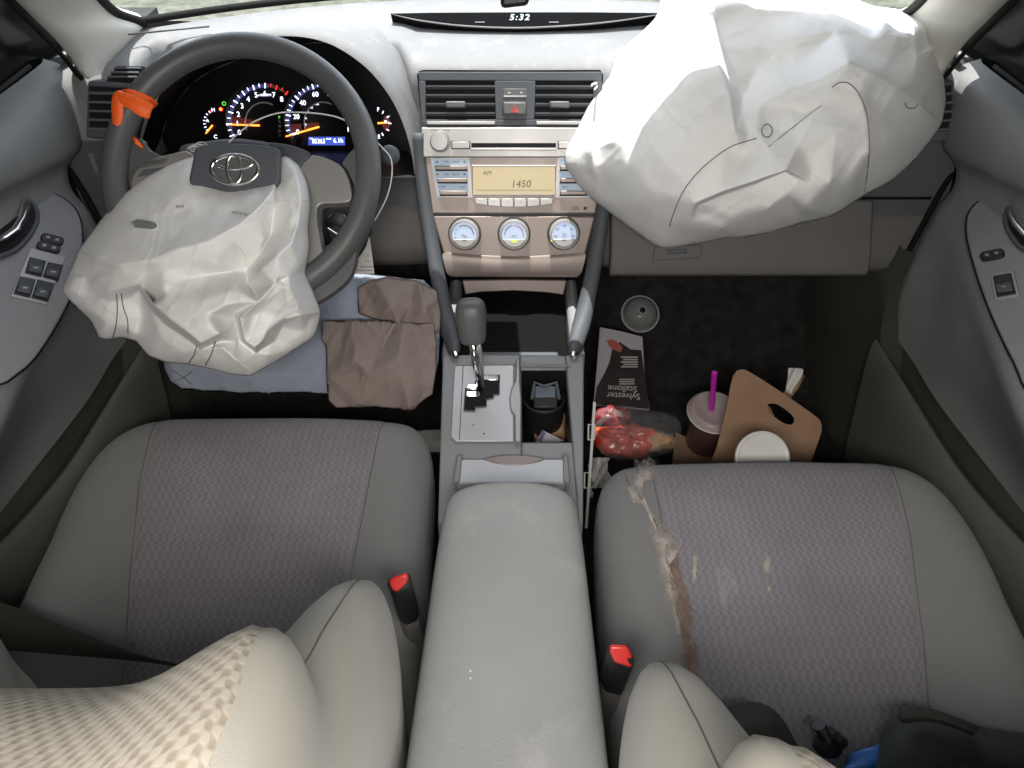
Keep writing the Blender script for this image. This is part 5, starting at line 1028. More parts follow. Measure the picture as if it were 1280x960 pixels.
# ================================================================== seats
CUS = [(.104, .20), (.105, .30), (.106, .43), (.109, .53), (.113, .58), (.121, .615), (.137, .638), (.165, .650), (.24, .655), (.34, .657), (.43, .657), (.505, .655), (.54, .645), (.565, .622), (.581, .585), (.589, .53), (.586, .47), (.578, .42), (.57, .34), (.562, .20)]
def seat(s, dy, lab, rec):
    t = thing('car_seat', lab, 'car seat', (s * .34, .35 + dy, .08), 'front seats of the car')
    cs_ = [(p.x, p.y) for p in curve([V((x, y, 0)) for x, y in CUS], 6)] + [(x, .20) for x in np.linspace(.54, .12, 9)]
    A = np.array(cs_); nA = len(A)
    def edist(x, y):
        p = np.array((x, y)); a = A; b = np.roll(A, -1, 0); ab = b - a; tt = np.clip(((p - a) * ab).sum(1) / ((ab ** 2).sum(1) + 1e-12), 0, 1); q = a + tt[:, None] * ab
        return float(np.min(np.hypot(*(q - p).T)))
    def top(x, y):
        e = edist(x, y) if y > .22 else min(abs(x - .104), abs(.565 - x)); R = .055; q = 1 - min(e / R, 1)
        bol = .016 * (math.exp(-((x - .145) / .045) ** 2) + 1.15 * math.exp(-((x - .53) / .05) ** 2)) * max(0, min(1, (.62 - y) / .25))
        fr = -.006 * max(0, (y - .55) / .1) ** 2
        return .347 + bol + fr + .004 * math.sin((x - .1) * 6.6) - R * .85 * (1 - math.sqrt(max(0, 1 - q * q))) + .0018 * mnoise.noise((x * 9, y * 9, s * 3)) - .02 * max(0, (.30 - y) / .1)
    c = np.array((.335, .42)); rings = []
    for k in (0.02, .15, .3, .45, .58, .7, .79, .86, .91, .945, .97, .985, .996):
        rings.append([V((s * x, y + dy, top(x, y))) for x, y in (c + (A - c) * k)])
    for z, g in ((.285, 1.004), (.25, 1.002), (.20, .985), (.13, .96), (.10, .955)): rings.append([V((s * (c[0] + (x - c[0]) * g), c[1] + (y - c[1]) * g + dy, z)) for x, y in A])
    mb = MB(); mb.loft(rings); cu = mb.build('cushion', MAT['bol'], t, angle=180)
    # patterned middle panel
    def sin_(y): return interp(y, [.2, .6, .66], [.186, .185, .178])
    def sout(y): return interp(y, [.2, .28, .37, .42, .51, .62, .66], [.40, .415, .444, .458, .484, .506, .512])
    rows, uvs = [], []
    path = [(y, None) for y in np.linspace(.205, .640, 46)] + [(.646, None), (.6505, None), (.654, None)]
    for y, _ in path:
        r, u = [], []
        for k in np.linspace(0, 1, 34):
            x = lerp(sin_(y), sout(y), k); yy = y
            ed = min(k, 1 - k) * (sout(y) - sin_(y)); h = .0030 * min(1, ed / .008) - .0015
            lim = .6555 if x > .2 else .6545; yy = min(y, lim)
            r.append(V((s * x, yy + dy, top(x, yy) + h))); u.append((x, yy))
        rows.append(r); uvs.append(u)
    rows.append([p + V((0, .0025, -.02)) for p in rows[-1]]); uvs.append([(a, b + .02) for a, b in uvs[-1]])
    rows.append([p + V((0, .001, -.05)) for p in rows[-1]]); uvs.append([(a, b + .05) for a, b in uvs[-1]])
    mb = MB(); mb.grid(rows, uvs); ins = mb.build('center_panel', CLOTH_P if s > 0 else CLOTH_D, cu, angle=180)
    for f in (sin_, sout):
        mb = MB(); mb.tube([V((s * f(y), y + dy, top(f(y), y) + .0003)) for y in np.linspace(.22, .65, 40)], .0007, 5); mb.build('seam', MAT['seam_c'], cu, angle=180)
    # backrest
    yck = [(.24, .31), (.34, .302), (.45, .258), (.60, .203), (.66, .187), (.70, .173), (.73, .157), (.76, .133), (.78, .110), (.80, .078), (.814, .042), (.822, .0), (.826, -.05)]
    ycd = curve([V((z, y, 0)) for z, y in yck], 12)
    seg_ = [0.0]
    for p, q_ in zip(ycd[:-1], ycd[1:]): seg_.append(seg_[-1] + (q_ - p).length)
    ZZ = [interp(v, seg_, [p.x for p in ycd]) for v in np.linspace(0, seg_[-1], 84)]
    yc = lambda z: interp(z, [p.x for p in ycd], [p.y for p in ycd]) + lerp(rec[0], rec[1], max(0, min(1, (z - .5) / .25))) - dy
    ampc = curve([V((z, a, 0)) for z, a in ((.24, .03), (.36, .06), (.44, .110), (.52, .124), (.58, .106), (.63, .062), (.67, .018), (.71, .030), (.755, .044), (.80, .036), (.83, .03))], 8)
    amp = lambda z: interp(z, [p.x for p in ampc], [p.y for p in ampc])
    x0 = lambda z: interp(z, [.24, .5, .6, .7, .76, .83], [.108, .096, .092, .095, .087, .084]) - (.012 if s > 0 else 0); x1 = lambda z: .665 - x0(z)
    def fy(x, z, lo=0):
        e = min(x - x0(z), x1(z) - x); wd = interp(z, [.3, .6, .7], [.052, .052, .046])
        b = amp(z) * math.exp(-(abs(e - .035) / wd) ** interp(z, [.6, .7], [2.8, 2])); q = 1 - max(0, min(1, e / interp(z, [.6, .7], [.030, .042])))
        return yc(z) + b - .075 * (1 - math.sqrt(max(0, 1 - q * q)))
    rings = []
    kk = [0, .003, .007, .012, .02, .03, .042, .056, .072, .09, .11, .13, .15, .175, .2, .23, .27, .32, .38, .44, .5]; kk = kk + [1 - v for v in kk[:-1][::-1]]
    for z in ZZ:
        f = [V((s * lerp(x0(z), x1(z), k), fy(lerp(x0(z), x1(z), k), z) + dy, z)) for k in kk]
        bk_ = [V((s * lerp(x1(z), x0(z), k), yc(z) - interp(z, [.24, .70, .80, .826], [.15, .13, .09, .04]) + .03 * (2 * k - 1) ** 4 + dy, z)) for k in np.linspace(.03, .97, 12)]
        rings.append(f + bk_)
    top_ = [lerp(p, sum(rings[-1], V((0, 0, 0))) / len(rings[-1]), .5) + V((0, 0, .002)) for p in rings[-1]]
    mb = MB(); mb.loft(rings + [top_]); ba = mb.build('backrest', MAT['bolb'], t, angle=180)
    arc_at = lambda z: interp(z, [p.x for p in ycd], seg_)
    bi = lambda z: interp(z, [.42, .60, .66, .72, .76, .80, .826], [.205, .20, .165, .132, .121, .110, .106])
    rows, uvs = [], []
    for z in [v for v in ZZ if v > .40][:-1]:
        r, u = [], []
        for k in np.linspace(0, 1, 44):
            a = bi(z); x = lerp(a, .665 - a, k); ed = min(k, 1 - k) * (.665 - 2 * a); h = .004 * min(1, ed / .008) - .0015
            dyy = (fy(x, min(z + .002, .826)) - fy(x, z - .002)) / (min(z + .002, .826) - z + .002); nn = V((0, 1, -dyy)).normalized()
            r.append(V((s * x, fy(x, z) + dy, z)) + nn * h); u.append((x + .013, arc_at(z)))
        rows.append(r); uvs.append(u)
    nr, nc = len(rows), len(rows[0]); U = np.zeros((nr, nc)); VV = np.zeros((nr, nc)); m_ = nc // 2
    for i in range(nr):
        for k in range(1, nc): U[i, k] = U[i, k - 1] + (rows[i][k] - rows[i][k - 1]).length
        U[i] -= U[i, m_]
    for i in range(1, nr): VV[i] = VV[i - 1] + np.array([(rows[i][k] - rows[i - 1][k]).length for k in range(nc)])
    for i in range(nr): VV[i] = .5 * VV[i] + .5 * VV[i].mean()
    uvs = [[(U[i, k], VV[i, k]) for k in range(nc)] for i in range(nr)]
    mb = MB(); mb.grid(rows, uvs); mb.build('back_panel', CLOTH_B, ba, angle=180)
    mb = MB(); mb.tube([V((s * (x0(z) + .034), fy(x0(z) + .034, z) + dy, z)) for z in np.linspace(.40, .70, 50)], .0006, 6); mb.build('seam', MAT['seam_c'], ba, angle=180)
    # side valance and rail
    mb = MB(); mb.box((min(s * .115, s * .55), .22 + dy, .055), (max(s * .115, s * .55), .60 + dy, .11)); mb.build('seat_rail', MAT['black'], t, bevel=.01)
    return t, top, fy, dy
CLOTH_P = woven('seat_weave_right', (.222, .213, .240), (.184, .176, .200), .0092, .0006, [((22, 5, 1), (3, 1, 0), .66, (.40, .40, .39), .5), ((60, 28, 1), (0, 4, 2), .71, (.44, .43, .42), .55)])
CLOTH_D = woven('seat_weave_left', (.216, .204, .222), (.178, .168, .182), .0092, .0006, [((18, 5, 1), (1, 7, 0), .68, (.34, .33, .33), .4)])
CLOTH_B = woven('lamplit_back_weave', (.37, .345, .295), (.275, .24, .19), .0088, .0004, lo=-.9, hi=.5, skew=.3)  # seat weave with the lamplight on the backrests painted into its tones
ds, topd, fyd, ddy = seat(-1, .108, 'grey cloth driver seat behind the steering wheel', (.006, .008))
ps, topp, fyp, pdy = seat(1, .024, 'grey cloth passenger seat with pale stain streak along its inner seam', (-.072, -.046))
# dried stains on the passenger cushion: thin crusts with ragged edges
def ragged(name, col, mx_):
    m = M(name, col, .92, grain=700, bump=.5, var=.3, vs=70, spec=.1); n = m.node_tree.nodes; l = m.node_tree.links; b = n['Principled BSDF']
    uv = n.new('ShaderNodeUVMap'); uv.uv_map = 'uv'; sp = n.new('ShaderNodeSeparateXYZ'); l.new(uv.outputs[0], sp.inputs[0])
    tc = n.new('ShaderNodeTexCoord'); no = n.new('ShaderNodeTexNoise'); no.inputs['Scale'].default_value = 130; no.inputs['Detail'].default_value = 8; no.inputs['Roughness'].default_value = .7; l.new(tc.outputs['Object'], no.inputs['Vector'])
    ad = n.new('ShaderNodeMath'); ad.operation = 'MULTIPLY_ADD'; l.new(no.outputs['Fac'], ad.inputs[0]); ad.inputs[1].default_value = 2.2; l.new(sp.outputs[0], ad.inputs[2])
    mr = n.new('ShaderNodeMapRange'); mr.inputs[1].default_value = 1.7; mr.inputs[2].default_value = 2.9; mr.inputs[3].default_value = mx_; mr.inputs[4].default_value = 0; l.new(ad.outputs[0], mr.inputs[0]); l.new(mr.outputs[0], b.inputs['Alpha'])
    return m
MAT['stain'] = ragged('dried_pale_stain', (.44, .40, .365), .9); MAT['stain_b'] = ragged('dried_brown_stain', (.25, .18, .145), .75)
def crust(cx, cy, pts, name, mat, parent, hgt=.0012):
    P = round_px(pts, 4); P = [(x + 1.6 * mnoise.noise((x * .31, y * .31, 1)), y + 2.2 * mnoise.noise((x * .31, y * .31, 5))) for x, y in P]
    def on(px, py, h):
        z = .35
        for _ in range(6): p = Z(px, py, z + h); z = topp(p.x, p.y - pdy)
        return Z(px, py, z + h + .0018)
    c = (sum(p[0] for p in P) / len(P), sum(p[1] for p in P) / len(P))
    ks = (2.1, 1.7, 1.4, 1.1, .85, .6, .35, .1)
    rings = [[on(c[0] + (x - c[0]) * k, c[1] + (y - c[1]) * k, hgt * .6) for x, y in P] for k in ks]
    mb = MB(); mb.grid(rings, [[(k, 0) for _ in P] for k in ks], closed=True); return mb.build(name, mat, parent, angle=180)
cp_ = [c for c in ps.children if c.name.startswith('cushion')][0]
for nm, mt_, pts in (('pale_stain', 'stain', [(798, 584), (806, 582), (814, 586), (811, 598), (805, 602), (800, 612), (796, 600), (798, 588)]), ('pale_stain', 'stain', [(785, 600), (788, 606), (796, 618), (802, 626), (792, 624), (786, 614)]), ('pale_stain', 'stain', [(800, 612), (805, 620), (810, 632), (817, 648), (821, 662), (814, 652), (806, 634)]),
                     ('pale_stain', 'stain', [(822, 670), (834, 672), (840, 682), (848, 690), (838, 690), (834, 700), (838, 712), (836, 724), (848, 738), (846, 744), (836, 742), (830, 722), (826, 700), (822, 684)]), ('brown_stain', 'stain_b', [(836, 682), (842, 692), (848, 706), (850, 722), (858, 742), (862, 770), (860, 792), (852, 776), (844, 746), (840, 722), (838, 700)]),
                     ('pale_stain', 'stain', [(834, 716), (840, 734), (846, 756), (850, 778), (848, 790), (842, 764), (836, 736)]), ('brown_stain', 'stain_b', [(862, 818), (868, 816), (871, 830), (871, 844), (866, 850), (860, 838), (857, 826)]), ('brown_stain', 'stain_b', [(853, 790), (858, 792), (862, 806), (860, 816), (855, 806)]),
                     ('pale_stain', 'stain', [(955, 700), (960, 698), (963, 706), (958, 718), (955, 712)]), ('pale_stain', 'stain', [(868, 694), (871, 700), (870, 716), (867, 722), (866, 706)]), ('pale_stain', 'stain', [(957, 730), (962, 734), (963, 740), (959, 739)])):
    crust(0, 0, pts, nm, MAT[mt_], cp_, .0003)
# buckles
def buckle(px, py, d, poly, button, low, lab, slot):
    B = Pl(D(px, py, d), (1, 0, 0), (0, .62, .78)); t = thing('seat_belt_buckle', lab, 'buckle', tuple(B.o), 'seat belt buckles beside the armrest')
    tp = [B.on(x, y) for x, y in poly]; bt = [p + V((0, .012, -.085)) for p in tp]
    mb = MB(); mb.prism(bt, tp); mb.build('buckle_body', MAT['black'], t, bevel=.003)
    mb = MB(); mb.prism([p + V((0, .02, -.20)) * 1 for p in bt], [lerp(p, sum(bt, V((0, 0, 0))) / len(bt), .12) for p in bt]); mb.build('stalk', MAT['dash_low'], t, bevel=.003)
    mb = MB(); mb.slabpx(B, button, -.002, .0035); mb.build('release_button', MAT['red'], t, bevel=.0025, seg=3)
    mb = MB(); mb.slabpx(B, slot, .001, .0042); mb.build('latch_slot', MAT['void'], t)
    return t
buckle(500, 728, .72, [(484, 722), (510, 713.5), (515, 722), (512, 735), (497, 742), (486, 736)], [(486.5, 723), (508, 715), (511.5, 721), (508, 729), (496.5, 740), (488, 734)], None, 'red and grey seat belt buckle between the driver seat and the armrest', [(484.5, 729), (487, 729), (491, 735), (487.5, 736)])
buckle(776, 819, .665, [(760, 803), (786, 804), (794, 822), (791, 836), (767, 829), (760, 815)], [(762, 805), (784, 806), (791.5, 822), (789, 833.5), (768, 827), (762, 814)], None, 'red and grey seat belt buckle between the armrest and the passenger seat', [(783, 821), (790, 820), (791, 827), (786, 828)])
# driver seat belt across the back of the cushion
def strap(pts, w, name, lab, cat, mat, sol=.0014):
    """pts: (px, py lower edge, py upper edge, z low, z high)"""
    rows = []
    for i, (xa, ya, xb, yb, za, zb) in enumerate(pts): rows.append([Z(lerp(xa, xb, u), lerp(ya, yb, u), lerp(za, zb, u) + .003 * math.sin(u * 3.1)) for u in np.linspace(0, 1, 7)])
    mb = MB(); mb.grid(rows); o = mb.build(name, mat, None, org=rows[len(rows) // 2][3], angle=180, solid=sol, sub=1); return tag(o, lab, cat)
strap([(-60, 800, -60, 738, .40, .415), (-20, 811, -20, 746, .40, .415), (30, 815, 30, 761, .40, .415), (80, 819, 80, 782, .40, .415), (130, 823, 130, 800, .405, .415), (190, 827, 190, 824, .41, .415), (260, 840, 260, 838, .41, .415)], 0, 'seat_belt', 'dark seat belt lying slack across the back of the driver seat', 'seat belt', MAT['belt'])

# ================================================================== driver footwell cloths
def sheet(name, lab, cat, mat, outline, ridges, inner, plane, seed, thick=.006, soft=.003, gain=1.0):
    outl = []
    for (x0, y0), (x1, y1) in zip(outline, outline[1:] + outline[:1]):      # frayed straight edges
        n = max(1, int(math.hypot(x1 - x0, y1 - y0) / 9))
        for i in range(n):
            t = i / n; x, y = lerp(x0, x1, t), lerp(y0, y1, t); outl.append((x + 1.6 * mnoise.noise((x * .2, y * .2, seed)), y + 1.6 * mnoise.noise((x * .2, y * .2, seed + 9)), 0.0))
    d0 = lambda x, y: (plane.on(x, y) - CAM).dot(V((0, CP, -SP)))
    mb, sm = crumple(None, outl, ridges, inner, d0, levels=3, relax=3, roll=.003, rollR=5, thick=thick, fine=.0012, seed=seed, soft=soft, gain=gain)
    c = (sum(p[0] for p in outl) / len(outl), sum(p[1] for p in outl) / len(outl))
    return tag(mb.build(name, mat, None, org=plane.on(*c), angle=180), lab, cat, 'cloths in the driver footwell'), sm
K1 = Pl(D(330, 440, 1.20), (1, 0, 0), (0, .80, .60))
bc, sm1 = sheet('blue_grey_cloth', 'wide blue grey cloth sheet hanging in the driver footwell under the airbag', 'cloth', MAT['blue_cl'], [(200, 440), (206, 462), (214, 478), (228, 487), (300, 492), (380, 491), (440, 494), (500, 486), (545, 478), (551, 430), (553, 372), (530, 350), (470, 344), (400, 340), (300, 350), (215, 400)],
    [[(215, 455, 1.5), (300, 470, 2), (400, 466, 1.6)], [(440, 360, .5), (420, 420, 2), (405, 480, .8)], [(520, 360, 1), (528, 410, 2.4), (535, 470, 1)]], [(350, 440, .5), (470, 400, .3), (480, 450, 1.6), (250, 440, .4)], K1, 2)
K2 = Pl(D(475, 430, 1.150), (1, 0, .05), (0, .72, .70))
sheet('tan_cloth', 'tan cloth panel with square hem lying over the blue grey sheet by the console', 'cloth', MAT['tan_cl'], [(402, 401), (401, 425), (407, 432), (408, 470), (410, 500), (420, 510), (466, 509), (500, 513), (518, 512), (523, 505), (541, 494), (545, 462), (546, 430), (543, 404), (506, 403), (470, 399), (430, 400)],
    [[(440, 403, 1.0), (446, 450, 2.2), (452, 505, 1.0)], [(505, 405, 1), (500, 450, 2.8), (512, 510, 1)], [(410, 470, .6), (460, 466, 1.8), (500, 472, 2.2)]], [(425, 440, .6), (475, 440, .5), (478, 485, 1.1), (527, 450, .2), (530, 480, .6)], K2, 11, gain=1.2)
K3 = Pl(D(500, 385, 1.165), (1, 0, 0), (0, .75, .66))
kf, sm3 = sheet('tan_cloth', 'brownish upper cloth flap hanging from under the dashboard beside the console', 'cloth', MAT['tan_cl'], [(446, 360), (462, 350), (485, 345), (520, 350), (546, 364), (552, 395), (549, 416), (530, 422), (500, 408), (470, 400), (448, 392)],
    [[(470, 352, 1), (490, 385, 2.4), (498, 406, 1)], [(524, 352, .6), (530, 385, 2.0), (545, 414, .6)]], [(465, 380, .3), (512, 385, .4), (540, 390, .5)], K3, 5, gain=1.3)
mb = MB(); mb.tube([sm3(x, y, .001) for x, y in ((504, 402), (522, 409), (547, 411))], .0012, 5); mb.build('hem_stitch', MAT['stitch'], kf)
mb = MB(); mb.tube([sm1(x, y, .001) for x, y in ((214, 462), (230, 472), (240, 481))], .001, 5); mb.tube([sm1(x, y, .001) for x, y in ((240, 464), (228, 473), (216, 477))], .001, 5); mb.build('stitch_mark', MAT['stitch'], bc)

# ================================================================== passenger footwell
def at_floor(px, py, lift=0.0):
    """point of the carpet seen at a pixel (flat pan, then toe board)"""
    p = Z(px, py, .055 + lift)
    if p.y > 1.12:
        TBp = Pl((0, 1.16, .10 + lift), (1, 0, 0), (0, .20, .26)); p = TBp.on(px, py)
    return p
# clear dome lid
c = at_floor(797, 395); DL = Pl(c + V((0, -.02, .02)), (1, 0, 0), (0, .8, .6))
t = thing('clear_dome_lid', 'clear plastic dome lid lying on the carpet below the glovebox', 'cup lid', tuple(c))
mb = MB(); mb.lathe(DL, (0, 0), [(.038, 0), (.038, .003), (.034, .004), (.033, .012), (.026, .024), (.014, .030), (.007, .031)], 32, cap0=False, cap1=False); mb.build('dome', MAT['clear'], t, angle=180)
mb = MB(); mb.tube([DL.pt(.0375 * math.cos(a), .0375 * math.sin(a), .002) for a in np.linspace(0, 6.2832, 33)[:-1]], .0016, 6, closed=True); mb.build('rim', M('lid_rim', (.5, .52, .54), .25, alpha=.6), t)
mb = MB(); mb.tube([DL.pt(.007 * math.cos(a), .007 * math.sin(a), .031) for a in np.linspace(0, 6.2832, 17)[:-1]], .001, 6, closed=True); mb.build('straw_hole_rim', MAT['clear'], t)
# magazine, printed side up and upside down
MGp = Pl(D(776, 465, 1.36), (1, .02, -.02), (0, .88, .48))
mg_ = thing('magazine', 'magazine with dark cover and upside down white print beside the console', 'magazine', tuple(MGp.o))
mb = MB(); mb.slabpx(MGp, [(742, 506), (812, 512), (806, 470), (803, 421), (776, 414), (750, 409), (746, 460)], -.008, 0); mb.build('pages', MAT['magwhite'], mg_)
mb = MB(); mb.slabpx(MGp, [(742.5, 505.5), (811.5, 511.5), (806, 470), (801.5, 438), (788, 437), (775, 428), (766, 432), (762, 452), (756, 466), (746, 484)], .0005, .0012); cv = mb.build('cover_print', MAT['magdark'], mg_)
mb = MB(); mb.slabpx(MGp, round_px([(758, 426), (766, 425), (777, 433), (776, 440), (768, 438), (762, 434)], 3), .0013, .0018); mb.build('printed_hand', MAT['skin'], mg_)
mb = MB(); k_ = math.pi
for s_, x, y, sz in (('Sylvester', 779, 495, .017), ('Stallone', 778, 486, .017)): mb.textpx(s_, MGp, x, y, sz, .0016, ang=k_ - .05)
for i in range(3): mb.rectpx(MGp, 774, 474 + i * 2.8, 793, 475.2 + i * 2.8, .0014, .0018)
for i in range(5): mb.rectpx(MGp, 776 + (i % 2) * 3, 446 + i * 3.0, 797, 447.6 + i * 3.0, .0014, .0018)
mb.build('lettering', M('mag_ink', (.42, .40, .38), .6, bump=0), cv)
# white trim strip with clips standing in the gap
x0_ = .118
A0, A1 = X(743.5, 503, x0_), X(733, 660, x0_ - .004)
ts = thing('trim_strip', 'loose white plastic trim strip with clips standing beside the console', 'trim strip', tuple(A1))
dd = (A1 - A0).normalized(); TSp = Pl((A0 + A1) / 2, (1, 0, 0), -dd)
mb = MB(); mb.slabpx(TSp, [(731, 660), (734.5, 660), (745, 503), (741.5, 503)], -.004, .002); mb.build('strip', MAT['cream'], ts, bevel=.001)
for py in (540, 600):
    xx = lerp(741, 736, (py - 540) / 60)
    mb = MB(); mb.tube([TSp.on(x, y, .002) for x, y in ((xx - 5.5, py - 10), (xx + 2, py - 10), (xx + 1, py + 9), (xx - 6, py + 9))], .0017, 4, closed=True); mb.build('clip', MAT['cream'], ts, bevel=.0004)
# red snack bag in clear film, tan scraps
def lump(name, mat, px, py, rx, ry, hh, seed, parent=None, d=None, rough=.35, n=28, pl=None):
    pl = pl or Pl(at_floor(px, py), (1, 0, 0), (0, .82, .57)); c0 = pl.hit(px, py); ax_ = abs(pl.hit(px + rx, py)[0] - c0[0]); ay = abs(pl.hit(px, py - ry)[1] - c0[1]); rings = []
    for k in (1, .95, .82, .62, .4, .18, .03):
        ring = []
        for j in range(n):
            a = 2 * math.pi * j / n; w = 1 + rough * mnoise.fractal((math.cos(a) * 1.7, math.sin(a) * 1.7, seed), 1, 2, 3)
            x, y = ax_ * k * w * math.cos(a), ay * k * w * math.sin(a); h = hh * math.sqrt(max(0, 1 - k * k)) * (1 + rough * 2.2 * mnoise.fractal((x * 45, y * 45, seed + 4), 1, 2, 3)) + .002
            ring.append(pl.pt(c0[0] + x, c0[1] + y, h))
        rings.append(ring)
    mb = MB(); mb.loft([[p - pl.n * .004 for p in rings[0]]] + rings, True, True); return mb.build(name, mat, parent, angle=75, org=None if parent else pl.o)
SBp = Pl(D(795, 545, 1.27), (1, 0, 0), (0, .80, .60))
sn = thing('snack_bag', 'crumpled clear and red snack bag on the floor in front of the passenger seat', 'snack bag', tuple(SBp.o))
lump('red_contents', MAT['redbag'], 782, 549, 44, 20, .03, 3, sn, pl=SBp)
lump('tan_contents', MAT['tanp'], 822, 553, 20, 13, .034, 9, sn, pl=SBp)
lump('red_top', M('red_top', (.20, .025, .03), .35, grain=90, bump=.6, var=.4, vs=30), 765, 520, 24, 14, .02, 14, sn, pl=SBp)
def film(pl, outl, seed, amp): 
    c = (sum(p[0] for p in outl) / len(outl), sum(p[1] for p in outl) / len(outl)); rings = []
    for k in (1, .85, .65, .45, .25, .05): rings.append([pl.on(c[0] + (x - c[0]) * k, c[1] + (y - c[1]) * k, .012 + amp * math.sqrt(1 - k * k) + .012 * mnoise.fractal((x / 11 * k, y / 11 * k, seed), 1, 2, 3)) for x, y in round_px(outl + outl[:1], 5)])
    mb = MB(); mb.loft(rings, False, True); return mb
film(SBp, [(744, 515), (770, 508), (805, 512), (838, 520), (849, 535), (842, 562), (800, 574), (760, 572), (744, 555)], 4, .030).build('clear_film', M('clear_film', (.75, .75, .76), .08, alpha=.10, bump=.5, grain=120), sn, angle=50)
# drink cup with lid and straw
CB = at_floor(897, 560); cc_ = D(893, 513, 1.30); CU = Pl(V((cc_.x, cc_.y, cc_.z)), (1, 0, 0), (0, 1, .12))
t = thing('drink_cup', 'plastic drink cup with translucent lid and magenta straw on passenger floor', 'cup', (cc_.x, cc_.y, .056))
hz_ = cc_.z - .058
mb = MB(); mb.lathe(CU, (0, 0), [(.030, -hz_), (.031, -hz_ + .002), (.043, -.012), (.0435, -.004)], 32, cap1=False); mb.build('cup_body', M('cup_plastic', (.10, .055, .05), .25, var=.1), t, angle=60)
mb = MB(); mb.lathe(CU, (0, 0), [(.0425, -.010), (.046, -.009), (.0465, -.003), (.044, -.001), (.0415, .003), (.038, .0065), (.034, .0045), (.004, .0035)], 40, cap0=False); mb.build('cup_lid', MAT['lid'], t, angle=180)
mb = MB(); mb.tube([CU.pt(.0455 * math.cos(a), .0455 * math.sin(a), -.006) for a in np.linspace(0, 6.2832, 41)[:-1]], .0019, 8, closed=True); mb.build('lid_rim', MAT['cream'], t, angle=180)
s0 = CU.pt(.002, -.002, -.05); s1 = D(893, 466, 1.225)
mb = MB(); mb.tube([s0, lerp(s0, s1, .5), s1], .0049, 14); mb.build('straw', MAT['pink'], t, angle=60)
# cardboard carrier: a handled panel leaning up and its flat tray
CPn = Pl(D(962, 525, 1.235), (1, .05, 0), (0, .60, .80))
t = thing('cup_carrier', 'brown cardboard cup carrier with slotted handle leaning beside the cup', 'carrier', tuple(CPn.o))
outc = round_px([(908, 512), (914, 480), (919, 466), (927, 462), (937, 465), (975, 489), (1015, 517), (1025, 526), (1027, 538), (1020, 560), (1010, 590)], 4) + [(930, 600), (880, 600), (896, 560)]
slot = round_px([(960, 505), (970, 505), (982, 512), (991, 520), (993, 527), (988, 531), (978, 528), (966, 519), (959, 511)], 4)
def holed(pl, outer, hole, h0, h1):
    mb = MB(); vs, es, fs, ov, oe, of = delaunay_2d_cdt([V(p) for p in outer + hole], [], [list(range(len(outer))), [len(outer) + i for i in range(len(hole))]], 1, 1e-4)
    keep_ = []
    n0 = len(outer)
    def inside(p, poly):
        c = False; j = len(poly) - 1
        for i in range(len(poly)):
            if (poly[i][1] > p[1]) != (poly[j][1] > p[1]) and p[0] < (poly[j][0] - poly[i][0]) * (p[1] - poly[i][1]) / (poly[j][1] - poly[i][1]) + poly[i][0]: c = not c
            j = i
        return c
    for f in fs:
        ce = [sum(vs[i][k] for i in f) / len(f) for k in (0, 1)]
        if inside(ce, outer) and not inside(ce, hole): keep_.append(list(f))
    a = [pl.on(v[0], v[1], h0) for v in vs]; b = [pl.on(v[0], v[1], h1) for v in vs]; n = len(vs)
    cnt = {}
    for f in keep_:
        for i in range(len(f)): e = (f[i], f[(i + 1) % len(f)]); cnt[e] = 1
    side_ = [[e[0], e[1], n + e[1], n + e[0]] for e in cnt if (e[1], e[0]) not in cnt]
    mb.add(a + b, [f[::-1] for f in keep_] + [[n + i for i in f] for f in keep_] + side_); return mb
holed(CPn, outc, slot, -.0025, 0).build('handle_panel', MAT['card'], t, angle=30)
CT = Pl(at_floor(930, 560, .03), (1, 0, 0), (0, 1, .15))
mb = MB(); mb.slabpx(CT, [(840, 580), (1010, 585), (1012, 562), (960, 535), (925, 548), (878, 556), (845, 540)], -.004, 0); mb.build('tray_panel', MAT['card'], t, bevel=.0008)
mb = MB(); CT2 = Pl(CPn.on(955, 540, -.03), (1, .25, 0), (0, .5, .85)); mb.slabpx(CT2, [(925, 560), (968, 560), (968, 520), (962, 508), (944, 515)], -.003, 0); mb.build('folded_panel', MAT['card'], t)
# white lid at the seat edge
WLp = Pl(D(954, 566, 1.085), (1, 0, 0), (0, .72, .70))
t = thing('white_cup_lid', 'round white plastic cup lid peeking over the front edge of the passenger seat', 'cup lid', tuple(WLp.o))
mb = MB(); mb.lathe(WLp, WLp.hit(954, 573), [(.040, -.008), (.0405, -.002), (.038, .0005), (.036, -.002), (.034, -.0025), (.004, -.002)], 36); mb.build('lid', MAT['cream'], t, angle=180)
# tissue and brown strip
TSu = Pl(D(993, 476, 1.30), (1, 0, 0), (0, .6, .8))
t = thing('tissue', 'crumpled white tissue twisted behind the cardboard carrier', 'tissue', tuple(TSu.o))
rows = [[TSu.on(lerp(xa, xb, u), lerp(ya, yb, u), .006 * math.sin(u * 7 + i)) for u in np.linspace(0, 1, 8)] for i, (xa, ya, xb, yb) in enumerate(((984, 459, 1004, 460), (984, 466, 1002, 468), (983, 475, 998, 478), (982, 484, 992, 487), (984, 492, 990, 494)))]
mb = MB(); mb.grid(rows); mb.build('paper', MAT['paper'], t, angle=180, solid=.0015, sub=1)
mb = MB(); mb.grid([[TSu.on(lerp(xa, xb, u), lerp(ya, yb, u), -.004) for u in np.linspace(0, 1, 4)] for xa, ya, xb, yb in ((1000, 464, 1007, 470), (990, 480, 999, 486), (978, 494, 988, 500))]); mb.build('twisted_end', MAT['tanp'], t, solid=.001, angle=180)
